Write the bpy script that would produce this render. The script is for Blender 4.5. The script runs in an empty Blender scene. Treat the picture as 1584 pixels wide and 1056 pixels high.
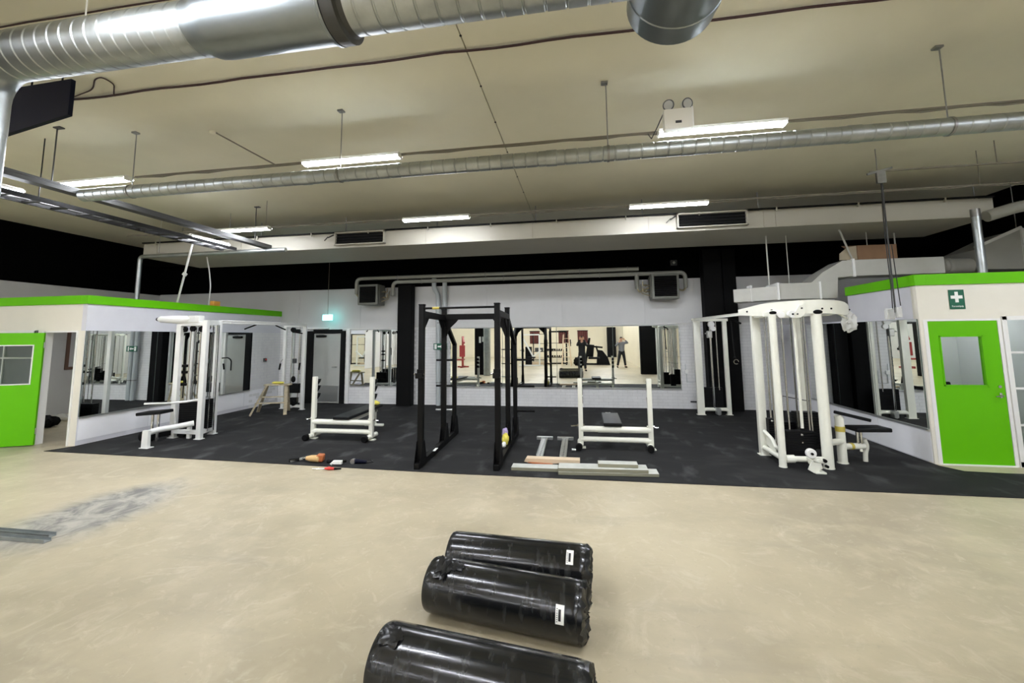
import bpy, bmesh, math, random
from mathutils import Vector, Matrix, Euler, Quaternion
random.seed(7)
S = bpy.context.scene
COL = S.collection
PI = math.pi
R = math.radians

# ------------------------------------------------------------------ camera
cd = bpy.data.cameras.new('camera'); cam = bpy.data.objects.new('camera', cd); COL.objects.link(cam)
cr = Vector((0.98652378, 0.16327416, -0.01060124)); cu = Vector((0.02724275, -0.10002501, 0.9946119)); cf = Vector((-0.16133404, 0.98149709, 0.10312508))
m = Matrix((cr, cu, -cf)).transposed().to_4x4(); m.translation = Vector((0, 0, 1.8)); cam.matrix_world = m
cd.sensor_width = 36; cd.lens = 646.388 / 1584 * 36; cd.shift_y = -(528 - 454.623) / 1584
cd.clip_start = 0.01; cd.clip_end = 200
S.camera = cam
# ------------------------------------------------------------------ world, exposure
w = bpy.data.worlds.new('world'); S.world = w; w.use_nodes = True
w.node_tree.nodes['Background'].inputs[0].default_value = (0.02, 0.02, 0.022, 1)
w.node_tree.nodes['Background'].inputs[1].default_value = 1
S.view_settings.view_transform = 'Standard'; S.view_settings.look = 'None'
S.view_settings.gamma = 1; S.view_settings.use_curve_mapping = False
S.view_settings.exposure = 2.02
TUBE = 34.0          # emission of the lit fluorescent diffusers
OFFICE_FILL = 7.0  # emission of the lamps added inside the offices as fill light

# ------------------------------------------------------------------ materials
def srgb(r, g, b):
    f = lambda c: (c / 255 / 12.92) if c / 255 <= .04045 else ((c / 255 + .055) / 1.055) ** 2.4
    return (f(r), f(g), f(b), 1)
def mat(name, col, rough=.5, metal=0, var=.0, scale=6, bump=0, bscale=40, spec=.5, col2=None, emit=0, alpha=1, trans=0, coat=0, stretch=(1, 1, 1)):
    M = bpy.data.materials.new(name); M.use_nodes = True
    N = M.node_tree; b = N.nodes['Principled BSDF']; L = N.links.new
    c = srgb(*col)
    b.inputs['Base Color'].default_value = c; b.inputs['Roughness'].default_value = rough
    b.inputs['Metallic'].default_value = metal; b.inputs['Specular IOR Level'].default_value = spec
    b.inputs['Coat Weight'].default_value = coat
    if emit:
        b.inputs['Emission Color'].default_value = c; b.inputs['Emission Strength'].default_value = emit
    if trans: b.inputs['Transmission Weight'].default_value = trans; b.inputs['IOR'].default_value = 1.1
    if alpha < 1: b.inputs['Alpha'].default_value = alpha
    if var or bump or col2:
        tc = N.nodes.new('ShaderNodeTexCoord'); mp = N.nodes.new('ShaderNodeMapping')
        mp.inputs['Scale'].default_value = stretch
        L(tc.outputs['Object'], mp.inputs[0])
        if var or col2:
            nz = N.nodes.new('ShaderNodeTexNoise'); nz.inputs['Scale'].default_value = scale; nz.inputs['Detail'].default_value = 6; nz.inputs['Roughness'].default_value = .6
            L(mp.outputs[0], nz.inputs['Vector'])
            rp = N.nodes.new('ShaderNodeValToRGB'); rp.color_ramp.elements[0].position = .35; rp.color_ramp.elements[1].position = .65
            c2 = srgb(*col2) if col2 else tuple(min(1, x * (1 - var)) for x in c[:3]) + (1,)
            rp.color_ramp.elements[0].color = c2; rp.color_ramp.elements[1].color = c
            L(nz.outputs[0], rp.inputs[0]); L(rp.outputs[0], b.inputs['Base Color'])
        if bump:
            n2 = N.nodes.new('ShaderNodeTexNoise'); n2.inputs['Scale'].default_value = bscale; n2.inputs['Detail'].default_value = 4
            L(mp.outputs[0], n2.inputs['Vector'])
            bp = N.nodes.new('ShaderNodeBump'); bp.inputs['Strength'].default_value = bump; bp.inputs['Distance'].default_value = .01
            L(n2.outputs[0], bp.inputs['Height']); L(bp.outputs[0], b.inputs['Normal'])
    return M

def floor_material():
    M = bpy.data.materials.new('screed_floor'); M.use_nodes = True
    N = M.node_tree; b = N.nodes['Principled BSDF']; L = N.links.new
    tc = N.nodes.new('ShaderNodeTexCoord')
    def noise(sc, det=6, stretch=(1, 1, 1), rot=0, rough=.6):
        mp = N.nodes.new('ShaderNodeMapping'); mp.inputs['Scale'].default_value = stretch; mp.inputs['Rotation'].default_value = (0, 0, rot)
        L(tc.outputs['Object'], mp.inputs[0])
        n = N.nodes.new('ShaderNodeTexNoise'); n.inputs['Scale'].default_value = sc; n.inputs['Detail'].default_value = det; n.inputs['Roughness'].default_value = rough
        L(mp.outputs[0], n.inputs['Vector']); return n.outputs[0]
    def dn(sc, dist, det=8, rough=.65):
        n = N.nodes.new('ShaderNodeTexNoise'); n.inputs['Scale'].default_value = sc; n.inputs['Detail'].default_value = det; n.inputs['Roughness'].default_value = rough; n.inputs['Distortion'].default_value = dist
        L(tc.outputs['Object'], n.inputs['Vector']); return n.outputs[0]
    def ramp(v, p0, p1, c0=(0, 0, 0, 1), c1=(1, 1, 1, 1)):
        r = N.nodes.new('ShaderNodeValToRGB'); r.color_ramp.elements[0].position = p0; r.color_ramp.elements[1].position = p1
        r.color_ramp.elements[0].color = c0; r.color_ramp.elements[1].color = c1; L(v, r.inputs[0]); return r.outputs[0]
    def mix(f, a, c):
        x = N.nodes.new('ShaderNodeMix'); x.data_type = 'RGBA'
        if isinstance(f, float): x.inputs[0].default_value = f
        else: L(f, x.inputs[0])
        for i, v in ((6, a), (7, c)):
            if isinstance(v, tuple): x.inputs[i].default_value = v
            else: L(v, x.inputs[i])
        return x.outputs[2]
    def mul(a, c):
        x = N.nodes.new('ShaderNodeMath'); x.operation = 'MULTIPLY'
        L(a, x.inputs[0])
        if isinstance(c, float): x.inputs[1].default_value = c
        else: L(c, x.inputs[1])
        return x.outputs[0]
    base = ramp(noise(.5, 8), .35, .65, srgb(156, 146, 122), srgb(184, 173, 145))
    base = mix(mul(ramp(noise(3.2, 8), .5, .72), .5), base, srgb(194, 183, 156))
    base = mix(mul(ramp(dn(7, 2.0), .58, .74), .30), base, srgb(218, 209, 186))
    base = mix(mul(ramp(dn(2.2, 2.2), .55, .70), .26), base, srgb(216, 208, 186))
    base = mix(mul(ramp(noise(30, 4), .62, .75), .3), base, srgb(140, 132, 114))
    base = mix(mul(ramp(noise(2.4, 6, (.3, 1.6, 1), -.5), .56, .7), .35), base, srgb(150, 142, 122))
    # worn grey patch where a machine stood: a box mask in the floor's own coordinates, broken by noise
    sx = N.nodes.new('ShaderNodeMapping'); sx.inputs['Location'].default_value = (2.82, -6.33, 0); sx.vector_type = 'POINT'
    L(tc.outputs['Object'], sx.inputs[0])
    s2 = N.nodes.new('ShaderNodeMapping'); s2.inputs['Rotation'].default_value = (0, 0, .12); s2.inputs['Scale'].default_value = (1 / .60, 1 / 1.05, 1)
    L(sx.outputs[0], s2.inputs[0])
    ln = N.nodes.new('ShaderNodeVectorMath'); ln.operation = 'LENGTH'; L(s2.outputs[0], ln.inputs[0])
    ad = N.nodes.new('ShaderNodeMath'); ad.operation = 'ADD'; L(ln.outputs['Value'], ad.inputs[0])
    L(mul(noise(1.6, 8, (1, 1, 1)), .9), ad.inputs[1])
    ms = N.nodes.new('ShaderNodeMapRange'); ms.inputs[1].default_value = 1.05; ms.inputs[2].default_value = 1.6; ms.inputs[3].default_value = .95; ms.inputs[4].default_value = 0; ms.clamp = True
    L(ad.outputs[0], ms.inputs[0])
    grey = ramp(dn(2.6, 2.5), .38, .62, srgb(112, 111, 108), srgb(172, 168, 156))
    base = mix(ms.outputs[0], base, grey)
    L(base, b.inputs['Base Color'])
    b.inputs['Roughness'].default_value = .42; b.inputs['Specular IOR Level'].default_value = .35
    bp = N.nodes.new('ShaderNodeBump'); bp.inputs['Strength'].default_value = .12; bp.inputs['Distance'].default_value = .01
    L(noise(14, 6), bp.inputs['Height']); L(bp.outputs[0], b.inputs['Normal'])
    return M

def rubber_material():
    M = mat('rubber_mat', (40, 40, 42), .8, var=.0, bump=.25, bscale=120, spec=.12)
    N = M.node_tree; b = N.nodes['Principled BSDF']; L = N.links.new
    tc = N.nodes.new('ShaderNodeTexCoord')
    def nz(sc, st, p0, p1, rot):
        mp = N.nodes.new('ShaderNodeMapping'); mp.inputs['Scale'].default_value = st; mp.inputs['Rotation'].default_value = (0, 0, rot); L(tc.outputs['Object'], mp.inputs[0])
        n = N.nodes.new('ShaderNodeTexNoise'); n.inputs['Scale'].default_value = sc; n.inputs['Detail'].default_value = 8; L(mp.outputs[0], n.inputs['Vector'])
        r = N.nodes.new('ShaderNodeValToRGB'); r.color_ramp.elements[0].position = p0; r.color_ramp.elements[1].position = p1; L(n.outputs[0], r.inputs[0]); return r.outputs[0]
    x = N.nodes.new('ShaderNodeMix'); x.data_type = 'RGBA'; L(nz(1.6, (1, 2.2, 1), .5, .85, .3), x.inputs[0]); x.inputs[6].default_value = srgb(38, 38, 38); x.inputs[7].default_value = srgb(56, 56, 55)
    y = N.nodes.new('ShaderNodeMix'); y.data_type = 'RGBA'; L(nz(3.4, (1, .45, 1), .57, .78, -.6), y.inputs[0]); L(x.outputs[2], y.inputs[6]); y.inputs[7].default_value = srgb(76, 76, 76)
    L(y.outputs[2], b.inputs['Base Color'])
    return M

M_floor = floor_material(); M_mat = rubber_material()
M_white = mat('white_wall_paint', (214, 214, 219), .55, var=.06, scale=2, bump=.04, bscale=90)
M_wpan_bright = mat('brightened_wall_boards', (244, 244, 246), .55, var=.04, scale=2)  # white raised above the wall paint to stand in for light low down
M_brickp = mat('white_painted_brick', (226, 226, 225), .6, var=.08, scale=5, bump=.15, bscale=60)
M_mortar = mat('painted_mortar', (202, 202, 201), .8)
M_upper = mat('pale_upper_panel', (206, 206, 204), .55, var=.05, scale=1.5)
M_black = mat('matt_black_wall', (4, 4, 4), .9, var=.2, scale=1.2, spec=.05)
M_col = mat('black_column_paint', (11, 11, 11), .7, spec=.12)
M_ceil = mat('ceiling_paint', (224, 219, 195), .7, var=.05, scale=1.2, bump=.03, bscale=30)
M_box = mat('bulkhead_paint', (166, 162, 148), .6, var=.04, scale=1.5)
M_joint = mat('ceiling_joint', (150, 145, 130), .8)
M_green = mat('lime_green_paint', (98, 186, 0), .5, spec=.25, var=.04, scale=3)
M_trim = mat('white_gloss_trim', (232, 232, 228), .35)
M_cream = mat('cream_partition_paint', (228, 224, 210), .5, var=.04, scale=2)
M_rear = mat('rear_wall_paint', (232, 222, 196), .6, var=.05, scale=1)
M_doorgrey = mat('grey_door_paint', (178, 180, 174), .5, var=.05, scale=3)
M_darkframe = mat('dark_door_frame', (18, 18, 18), .6, spec=.15)
M_mirror = mat('mirror_silver', (236, 240, 238), .0, 1)
M_medge = mat('mirror_edge', (96, 110, 108), .2, .3)
M_glass = mat('window_glass', (225, 232, 230), .02, 0, trans=1, spec=.5)
M_galv = mat('galvanised_steel', (178, 183, 182), .42, 1, var=.22, scale=5, bump=.02, bscale=14)
M_galvs = mat('smooth_sheet_duct', (138, 144, 146), .38, 1, var=.12, scale=3)
M_galvd = mat('dull_galvanised_steel', (150, 150, 146), .45, .9, var=.2, scale=12)
M_alu = mat('aluminium', (190, 192, 190), .35, .9)
M_pipe = mat('grey_painted_pipe', (152, 152, 142), .5, var=.05)
M_vpipe = mat('pale_grey_pipe', (176, 182, 182), .45)
M_rail = mat('cable_rail', (122, 116, 102), .6, .3)
M_redcab = mat('red_brown_cable', (52, 24, 21), .6)
M_tray = mat('tray_steel', (74, 74, 72), .6, .4)
M_trayd = mat('dark_tray_steel', (28, 27, 26), .6, .3)
M_tube = mat('lit_diffuser', (241, 245, 255), .4, emit=TUBE)
M_fillO = mat('office_fill_diffuser', (244, 247, 255), .4, emit=OFFICE_FILL)
M_lamp = mat('lamp_housing', (226, 224, 216), .5)
M_exit = mat('lit_exit_sign', (120, 235, 235), .4, emit=1.6)
M_exitp = mat('exit_pictogram', (240, 255, 255), .4, emit=1.8)
M_signg = mat('sign_green', (10, 92, 66), .5)
M_signw = mat('sign_white', (238, 240, 234), .5)
M_frame = mat('ivory_powder_coat', (231, 231, 217), .32, var=.04, scale=9, coat=.2)
M_framew = mat('white_powder_coat', (233, 234, 230), .32, var=.03, scale=9, coat=.2)
M_blk = mat('black_powder_coat', (13, 13, 13), .5, var=.2, scale=8, spec=.15)
M_plate = mat('black_weight_plate', (13, 13, 14), .5, spec=.15)
M_pad = mat('black_vinyl_pad', (17, 18, 20), .5, bump=.05, bscale=60, spec=.2)
M_chrome = mat('chrome', (205, 205, 205), .12, 1)
M_cable = mat('black_cable', (15, 15, 15), .5)
M_rubberb = mat('black_rubber', (10, 10, 10), .7, spec=.15)
M_tape = mat('yellow_tape', (196, 178, 80), .4)
M_plast = mat('clear_plastic_bag', (236, 236, 228), .25, alpha=.45)
M_wood = mat('raw_pine', (222, 200, 168), .6, var=.18, scale=4, stretch=(1, 8, 8), bump=.1)
M_woodold = mat('worn_trestle_wood', (196, 182, 150), .65, col2=(160, 152, 130), scale=10)
M_board = mat('grey_composite_board', (196, 197, 188), .6, col2=(178, 180, 170), scale=6)
M_boarde = mat('board_edge', (128, 126, 106), .7)
M_card = mat('brown_cardboard', (136, 104, 76), .75, var=.1, scale=5)
M_cardg = mat('pale_cardboard', (180, 168, 146), .75, var=.1, scale=5)
M_orange = mat('orange_box', (226, 158, 66), .6)
M_heat = mat('heater_casing', (112, 113, 104), .5, .3, var=.1, scale=6)
M_grille = mat('heater_grille', (8, 8, 8), .7, spec=.1)
M_brass = mat('brass_valve', (170, 160, 130), .3, .8)
M_wrap = mat('black_stretch_wrap', (18, 19, 20), .2, bump=.0, coat=.15, spec=.4)
M_crumple = mat('black_crumpled_film', (17, 18, 19), .3, bump=.4, bscale=18)
M_rolled = mat('rolled_rubber_edge', (25, 25, 26), .8, bump=.6, bscale=50)
M_label = mat('white_sticker', (234, 234, 228), .5)
M_ink = mat('label_ink', (30, 30, 30), .6)
M_navy = mat('dark_navy_panel', (7, 9, 30), .5, spec=.15)
M_duct = mat('white_painted_duct', (188, 187, 178), .5, var=.07, scale=4)
M_ductg = mat('grey_painted_duct', (140, 138, 128), .55, var=.08, scale=3)
M_red = mat('red_machine_paint', (150, 52, 52), .4)
M_curtain = mat('dark_red_blind', (84, 26, 22), .7)
M_skin = mat('skin', (206, 160, 132), .55)
M_jkt = mat('black_clothing', (22, 22, 25), .8)
M_grey = mat('grey_hoodie', (112, 114, 118), .85)
M_hair = mat('brown_hair', (62, 44, 30), .7)
M_phone = mat('phone_body', (24, 24, 26), .3)
M_dgrey = mat('dark_grey_plastic', (60, 62, 64), .5)
M_yell = mat('yellow_cloth', (226, 214, 96), .8)
M_purple = mat('lilac_cloth', (180, 164, 206), .8)
M_tredd = mat('red_tool_plastic', (206, 60, 50), .4)
M_tan = mat('tan_tool_leather', (206, 170, 116), .6)
M_dbrn = mat('dark_brown_wood', (104, 78, 66), .6)
M_brn = mat('orange_brown_tool', (170, 96, 52), .5)

def wrap_detail(M):
    """streaky creases in the film"""
    N = M.node_tree; b = N.nodes['Principled BSDF']; L = N.links.new
    tc = N.nodes.new('ShaderNodeTexCoord'); mp = N.nodes.new('ShaderNodeMapping'); mp.inputs['Scale'].default_value = (1, 5, 5); L(tc.outputs['Object'], mp.inputs[0])
    n = N.nodes.new('ShaderNodeTexNoise'); n.inputs['Scale'].default_value = 9; n.inputs['Detail'].default_value = 6; n.inputs['Distortion'].default_value = .6; L(mp.outputs[0], n.inputs['Vector'])
    bp = N.nodes.new('ShaderNodeBump'); bp.inputs['Strength'].default_value = .06; bp.inputs['Distance'].default_value = .01
    L(n.outputs[0], bp.inputs['Height']); L(bp.outputs[0], b.inputs['Normal'])
    m2 = N.nodes.new('ShaderNodeMapping'); m2.inputs['Rotation'].default_value = (0, .5, .9); m2.inputs['Scale'].default_value = (5, 1.4, 1.6); L(tc.outputs['Object'], m2.inputs[0])
    n2 = N.nodes.new('ShaderNodeTexNoise'); n2.inputs['Scale'].default_value = 5; n2.inputs['Detail'].default_value = 9; L(m2.outputs[0], n2.inputs['Vector'])
    r = N.nodes.new('ShaderNodeValToRGB'); r.color_ramp.elements[0].position = .5; r.color_ramp.elements[1].position = .8
    r.color_ramp.elements[0].color = srgb(18, 19, 20); r.color_ramp.elements[1].color = srgb(52, 53, 52); L(n2.outputs[0], r.inputs[0]); L(r.outputs[0], b.inputs['Base Color'])
wrap_detail(M_wrap)

# ------------------------------------------------------------------ mesh builder
class MB:
    def __init__(s): s.b = bmesh.new(); s.mi = 0
    def _xf(s, vs, M):
        for v in vs: v.co = M @ v.co
    def _fin(s, vs, bev=0, seg=1):
        es = list({e for v in vs for e in v.link_edges}); fs = {f for v in vs for f in v.link_faces}
        for f in fs: f.material_index = s.mi
        if bev: bmesh.ops.bevel(s.b, geom=es, offset=bev, segments=seg, affect='EDGES', profile=.7, material=-1)
        return s
    def box(s, x0, x1, y0, y1, z0, z1, bev=0, seg=1):
        r = bmesh.ops.create_cube(s.b, size=1)['verts']
        s._xf(r, Matrix.Translation(((x0 + x1) / 2, (y0 + y1) / 2, (z0 + z1) / 2)) @ Matrix.Diagonal((abs(x1 - x0), abs(y1 - y0), abs(z1 - z0), 1)))
        return s._fin(r, bev, seg)
    def obox(s, c, size, rot=(0, 0, 0), bev=0, seg=1):
        r = bmesh.ops.create_cube(s.b, size=1)['verts']
        q = rot if isinstance(rot, Matrix) else Euler(rot).to_matrix().to_4x4()
        s._xf(r, Matrix.Translation(c) @ q @ Matrix.Diagonal((*size, 1))); return s._fin(r, bev, seg)
    def bar(s, p, q, w, h, bev=0, seg=1):
        p, q = Vector(p), Vector(q); d = q - p; z = d.normalized()
        up = Vector((0, 0, 1)) if abs(z.z) < .99 else Vector((0, 1, 0))
        x = up.cross(z).normalized(); y = z.cross(x)
        M = Matrix((x, y, z)).transposed().to_4x4()
        return s.obox((p + q) / 2, (w, h, d.length), M, bev, seg)
    def cyl(s, p, q, r, seg=16, r2=None, bev=0):
        p, q = Vector(p), Vector(q); d = q - p
        v = bmesh.ops.create_cone(s.b, cap_ends=True, segments=seg, radius1=r, radius2=r if r2 is None else r2, depth=d.length)['verts']
        s._xf(v, Matrix.Translation((p + q) / 2) @ d.to_track_quat('Z', 'Y').to_matrix().to_4x4())
        for f in {f for x in v for f in x.link_faces}: f.material_index = s.mi
        return s
    def rings(s, pts, rs, seg=12, cap=True, fx=None):
        """swept tube through pts with radius per point"""
        pts = [Vector(p) for p in pts]; n = len(pts); rs = rs if isinstance(rs, (list, tuple)) else [rs] * n
        nrm = None; R_ = []
        for i, p in enumerate(pts):
            t = (pts[min(i + 1, n - 1)] - pts[max(i - 1, 0)])
            if t.length < 1e-9: t = Vector((0, 0, 1))
            t.normalize()
            if nrm is None: nrm = t.orthogonal().normalized()
            nrm = (nrm - t * nrm.dot(t)); nrm = nrm.normalized() if nrm.length > 1e-6 else t.orthogonal().normalized()
            b = t.cross(nrm); ring = []
            for k in range(seg):
                a = 2 * PI * k / seg; rr = rs[i] * (fx(i, a) if fx else 1)
                ring.append(s.b.verts.new(p + nrm * math.cos(a) * rr + b * math.sin(a) * rr))
            R_.append(ring)
        for i in range(n - 1):
            for k in range(seg):
                f = s.b.faces.new((R_[i][k], R_[i][(k + 1) % seg], R_[i + 1][(k + 1) % seg], R_[i + 1][k])); f.material_index = s.mi
        if cap:
            for ring in (R_[0][::-1], R_[-1]):
                f = s.b.faces.new(ring); f.material_index = s.mi
        return s
    def tube(s, pts, r, seg=8, round_=0):
        if round_:
            P = [Vector(p) for p in pts]; out = [P[0]]
            for i in range(1, len(P) - 1):
                a = (P[i - 1] - P[i]); c = (P[i + 1] - P[i]); rr = min(round_, a.length * .45, c.length * .45)
                A = P[i] + a.normalized() * rr; B = P[i] + c.normalized() * rr
                for k in range(6):
                    t = k / 5; out.append((1 - t) ** 2 * A + 2 * t * (1 - t) * P[i] + t * t * B)
            out.append(P[-1]); pts = out
        return s.rings(pts, r, seg)
    def sphere(s, c, r, sc=(1, 1, 1), u=12, v=8):
        vs = bmesh.ops.create_uvsphere(s.b, u_segments=u, v_segments=v, radius=r)['verts']
        s._xf(vs, Matrix.Translation(c) @ Matrix.Diagonal((*sc, 1)))
        for f in {f for x in vs for f in x.link_faces}: f.material_index = s.mi
        return s
    def prism(s, poly, ax, a0, a1):
        """polygon in the plane across axis ax, extruded a0..a1. ax 0: poly=(y,z); 1: (x,z); 2: (x,y)"""
        def P(u, v, a): return {0: (a, u, v), 1: (u, a, v), 2: (u, v, a)}[ax]
        A = [s.b.verts.new(P(u, v, a0)) for u, v in poly]; B = [s.b.verts.new(P(u, v, a1)) for u, v in poly]
        n = len(poly); fs = [s.b.faces.new(A), s.b.faces.new(B[::-1])]
        for i in range(n): fs.append(s.b.faces.new((A[i], B[i], B[(i + 1) % n], A[(i + 1) % n])))
        for f in fs: f.material_index = s.mi
        bmesh.ops.recalc_face_normals(s.b, faces=fs)
        return s
    def mesh(s, name, O):
        bmesh.ops.translate(s.b, verts=s.b.verts, vec=-Vector(O))
        me = bpy.data.meshes.new(name); bmesh.ops.recalc_face_normals(s.b, faces=s.b.faces)
        s.b.to_mesh(me); s.b.free()
        me.polygons.foreach_set('use_smooth', [True] * len(me.polygons))
        try: me.set_sharp_from_angle(angle=R(38))
        except Exception: pass
        return me
    def bb(s):
        a = [min(v.co[i] for v in s.b.verts) for i in range(3)]; c = [max(v.co[i] for v in s.b.verts) for i in range(3)]
        return a, c
WO = {}
SPLIT = {'hanger_rod', 'pipe_clamp', 'pipe_bend', 'end_cap', 'suspension_rod', 'guide_rod', 'cable', 'pulley', 'bolt', 'tube_cap', 'pulley_axle', 'hand_grip', 'paper_notice', 'dark_nose',
         'seat_post', 'duct_hanger', 'eyes', 'hinge', 'flange', 'selector_knob', 'door_jamb', 'tape_band', 'lip', 'edge_trim', 'steel_brace', 'rod'}
STUFF = {'weight_stack', 'panel_joint', 'valve_set', 'faded_print', 'rolled_layer'}
def islands(mb):
    """bmesh parts that touch one another, as separate builders"""
    b = mb.b; b.verts.ensure_lookup_table(); b.verts.index_update(); seen = set(); comp = []
    for v in b.verts:
        if v.index in seen: continue
        st = [v]; seen.add(v.index); c = []
        while st:
            u = st.pop(); c.append(u.index)
            for e in u.link_edges:
                o = e.other_vert(u)
                if o.index not in seen: seen.add(o.index); st.append(o)
        comp.append(c)
    def bb(c): return [min(b.verts[i].co[k] for i in c) - .003 for k in range(3)], [max(b.verts[i].co[k] for i in c) + .003 for k in range(3)]
    boxes = [bb(c) for c in comp]; grp = list(range(len(comp)))
    def root(i):
        while grp[i] != i: i = grp[i]
        return i
    for i in range(len(comp)):
        for j in range(i):
            A, B = boxes[i], boxes[j]
            if all(A[0][k] < B[1][k] and B[0][k] < A[1][k] for k in range(3)): grp[root(i)] = root(j)
    gs = {}
    for i, c in enumerate(comp): gs.setdefault(root(i), []).extend(c)
    if len(gs) < 2: return None
    out = []
    for ids in gs.values():
        ids = set(ids); n = MB(); n.b.free(); n.b = b.copy(); n.b.verts.ensure_lookup_table()
        bmesh.ops.delete(n.b, geom=[v for v in n.b.verts if v.index not in ids], context='VERTS'); out.append(n)
    b.free(); return out
def put(name, mb, ms, parent=None, label=None, kind=None):
    if name in SPLIT and parent is not None:
        parts = islands(mb)
        if parts: return [put_one(name, p, ms, parent, label, kind) for p in parts][0]
    if name in STUFF and kind is None: kind = 'stuff'
    return put_one(name, mb, ms, parent, label, kind)
def put_one(name, mb, ms, parent=None, label=None, kind=None):
    a, c = mb.bb(); O = Vector(((a[0] + c[0]) / 2, (a[1] + c[1]) / 2, a[2]))
    me = mb.mesh(name, O)
    for m_ in (ms if isinstance(ms, (list, tuple)) else [ms]): me.materials.append(m_)
    o = bpy.data.objects.new(name, me); COL.objects.link(o)
    if parent is not None:
        o.parent = parent; o.location = O - WO[parent.name]
    else: o.location = O
    WO[o.name] = O
    if label: o['label'] = label
    if kind: o['kind'] = kind
    return o
def tag(o, label, cat, group=None):
    o['label'] = label; o['category'] = cat
    if group: o['group'] = group
    return o
def thing(name, label, cat, loc, group=None):
    o = bpy.data.objects.new(name, None); COL.objects.link(o); o.location = loc; o.empty_display_size = .1; WO[o.name] = Vector(loc)
    return tag(o, label, cat, group)
def single(name, mb, ms, label, cat, group=None): return tag(put(name, mb, ms), label, cat, group)
def struct(name, mb, ms, parent=None): return put(name, mb, ms, parent, kind=None if parent else 'structure')
def kids(o): return [c for c in bpy.data.objects if c.parent == o]
def copytree(o, parent=None):
    c = o.copy(); COL.objects.link(c); c.parent = parent
    if o.name in WO: WO[c.name] = WO[o.name].copy()
    for k in kids(o): copytree(k, c)
    return c

# ------------------------------------------------------------------ dimensions
XL, XR, D = -8.73, 4.757, 11.07      # mirror walls of the two office blocks, back wall
YL, YR = 6.144, 6.835                # their front walls
HL, HR, YB, ZC = -13.0, 8.3, -16.0, 4.6

# ------------------------------------------------------------------ floor, mat
b = MB().box(HL - .2, HR + .2, YB - .2, D + .2, -.15, 0); flo = struct('floor', b, M_floor)
poly = [(-8.86, 5.80), (-5.2, 5.70), (-1.74, 5.575), (1.5, 5.575), (4.69, 5.585), (7.9, 5.6), (7.9, 6.5), (5.3, 6.5), (4.87, 6.53), (4.745, 6.75), (4.745, 11.06), (-8.72, 11.06), (-8.72, 6.13)]
single('rubber_gym_mat', MB().prism(poly, 2, .0005, .008), M_mat, 'black scuffed rubber flooring spread between the two mirrored walls', 'gym flooring')

# ------------------------------------------------------------------ ceiling
ce = struct('ceiling', MB().box(HL - .2, HR + .2, YB - .2, D + .2, ZC + .02, ZC + .2), M_joint)
xs = [HL - .2, -10.6, -1.035, HR + .2]
for i in range(3):
    put('ceiling_panel', MB().box(xs[i] + .006, xs[i + 1] - .006, YB - .19, D + .19, ZC, ZC + .02), M_ceil, ce)
mb = MB()
for y in (2.9, 3.5, 4.3, 5.1, 6.0, 7.0, 7.8): mb.cyl((-1.035, y, ZC - .006), (-1.035, y, ZC), .012, 8)
put('joint_screws', mb, M_trayd, ce, kind='stuff')

# ------------------------------------------------------------------ brick fields
def bricks(x0, x1, z0, z1, y, holes=(), ax=0, parent=None, L=.24, H=.075):
    """thin proud bricks on a wall facing -y (ax 0) or on a wall at x=y running along y (ax 1, facing +/-)"""
    mb = MB(); row = 0; z = z0
    while z < z1 - .01:
        off = 0 if row % 2 else L / 2; x = x0 - off
        while x < x1:
            a, c = max(x, x0) + .004, min(x + L, x1) - .004
            zc = (z + min(z + H, z1)) / 2
            if c - a > .02 and not any(hx0 < (a + c) / 2 < hx1 and hz0 < zc < hz1 for hx0, hx1, hz0, hz1 in holes):
                d = .002 + random.random() * .003
                if ax == 0: mb.box(a, c, y - d, y + .002, z + .004, min(z + H, z1) - .004)
                elif ax == 1: mb.box(y - .002, y + d, a, c, z + .004, min(z + H, z1) - .004)
            x += L
        z += H; row += 1
    return put('brick_facing', mb, M_brickp, parent, kind='stuff')

# ------------------------------------------------------------------ back wall
bw = struct('wall_back', MB().box(HL - .2, HR + .2, D, D + .2, 0, ZC), M_mortar)
DX0, DX1, DZ = -7.81, -6.64, 2.04
bricks(XL, XR, 0, 2.09, D, holes=[(DX0 - .02, DX1 + .02, 0, DZ + .1), (-6.47, -4.99, .5, 2.09), (-3.53, 2.4, .5, 2.09), (-5, -4.55, 0, 3)], parent=bw)
for a, c in ((HL, XL - .1), (XR + .12, HR)):
    put('wall_panel', MB().box(a, c, D - .012, D, 0, 2.09), M_upper, bw)
for a, c in ((HL, -8.15), (-8.15, -6.2), (-6.2, -4.98), (-4.54, -2.5), (-2.5, -.49), (-.49, 1.6), (1.6, 3.02), (3.74, 6.0), (6.0, HR)):
    put('wall_panel', MB().box(a + .006, c - .006, D - .012, D, 2.10, 3.235), M_upper, bw)
put('black_band', MB().box(HL, HR, D - .05, D, 3.24, ZC), M_black, bw, label='black painted upper part of back wall')
struct('trim_1', MB().box(XL, XR, D - .03, D - .012, 2.085, 2.1), M_trim)
# columns
def column(name, x0, x1, y0, y1, z1):
    return single(name, MB().box(x0, x1, y0, y1, 0, z1, .008), M_col, '', 'column')
o = single('steel_column', MB().box(-4.96, -4.55, 10.78, D - .06, .009, 3.27, .01), M_col, 'black painted column left of the twin grey wall pipes', 'column')
o = single('steel_column', MB().box(2.97, 3.40, 10.72, D - .06, .009, 3.9, .01), M_col, 'left half of the paired black columns behind the small cable tower', 'column')
o = single('steel_column', MB().box(3.43, 3.74, 10.80, D - .06, .009, 3.9, .01), M_col, 'right half of the paired black columns behind the small cable tower', 'column')
single('steel_beam', MB().box(HL, HR, 10.5, 10.72, 4.05, 4.3, .01), M_black, 'black horizontal beam under the ceiling along the back wall', 'beam')
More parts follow.
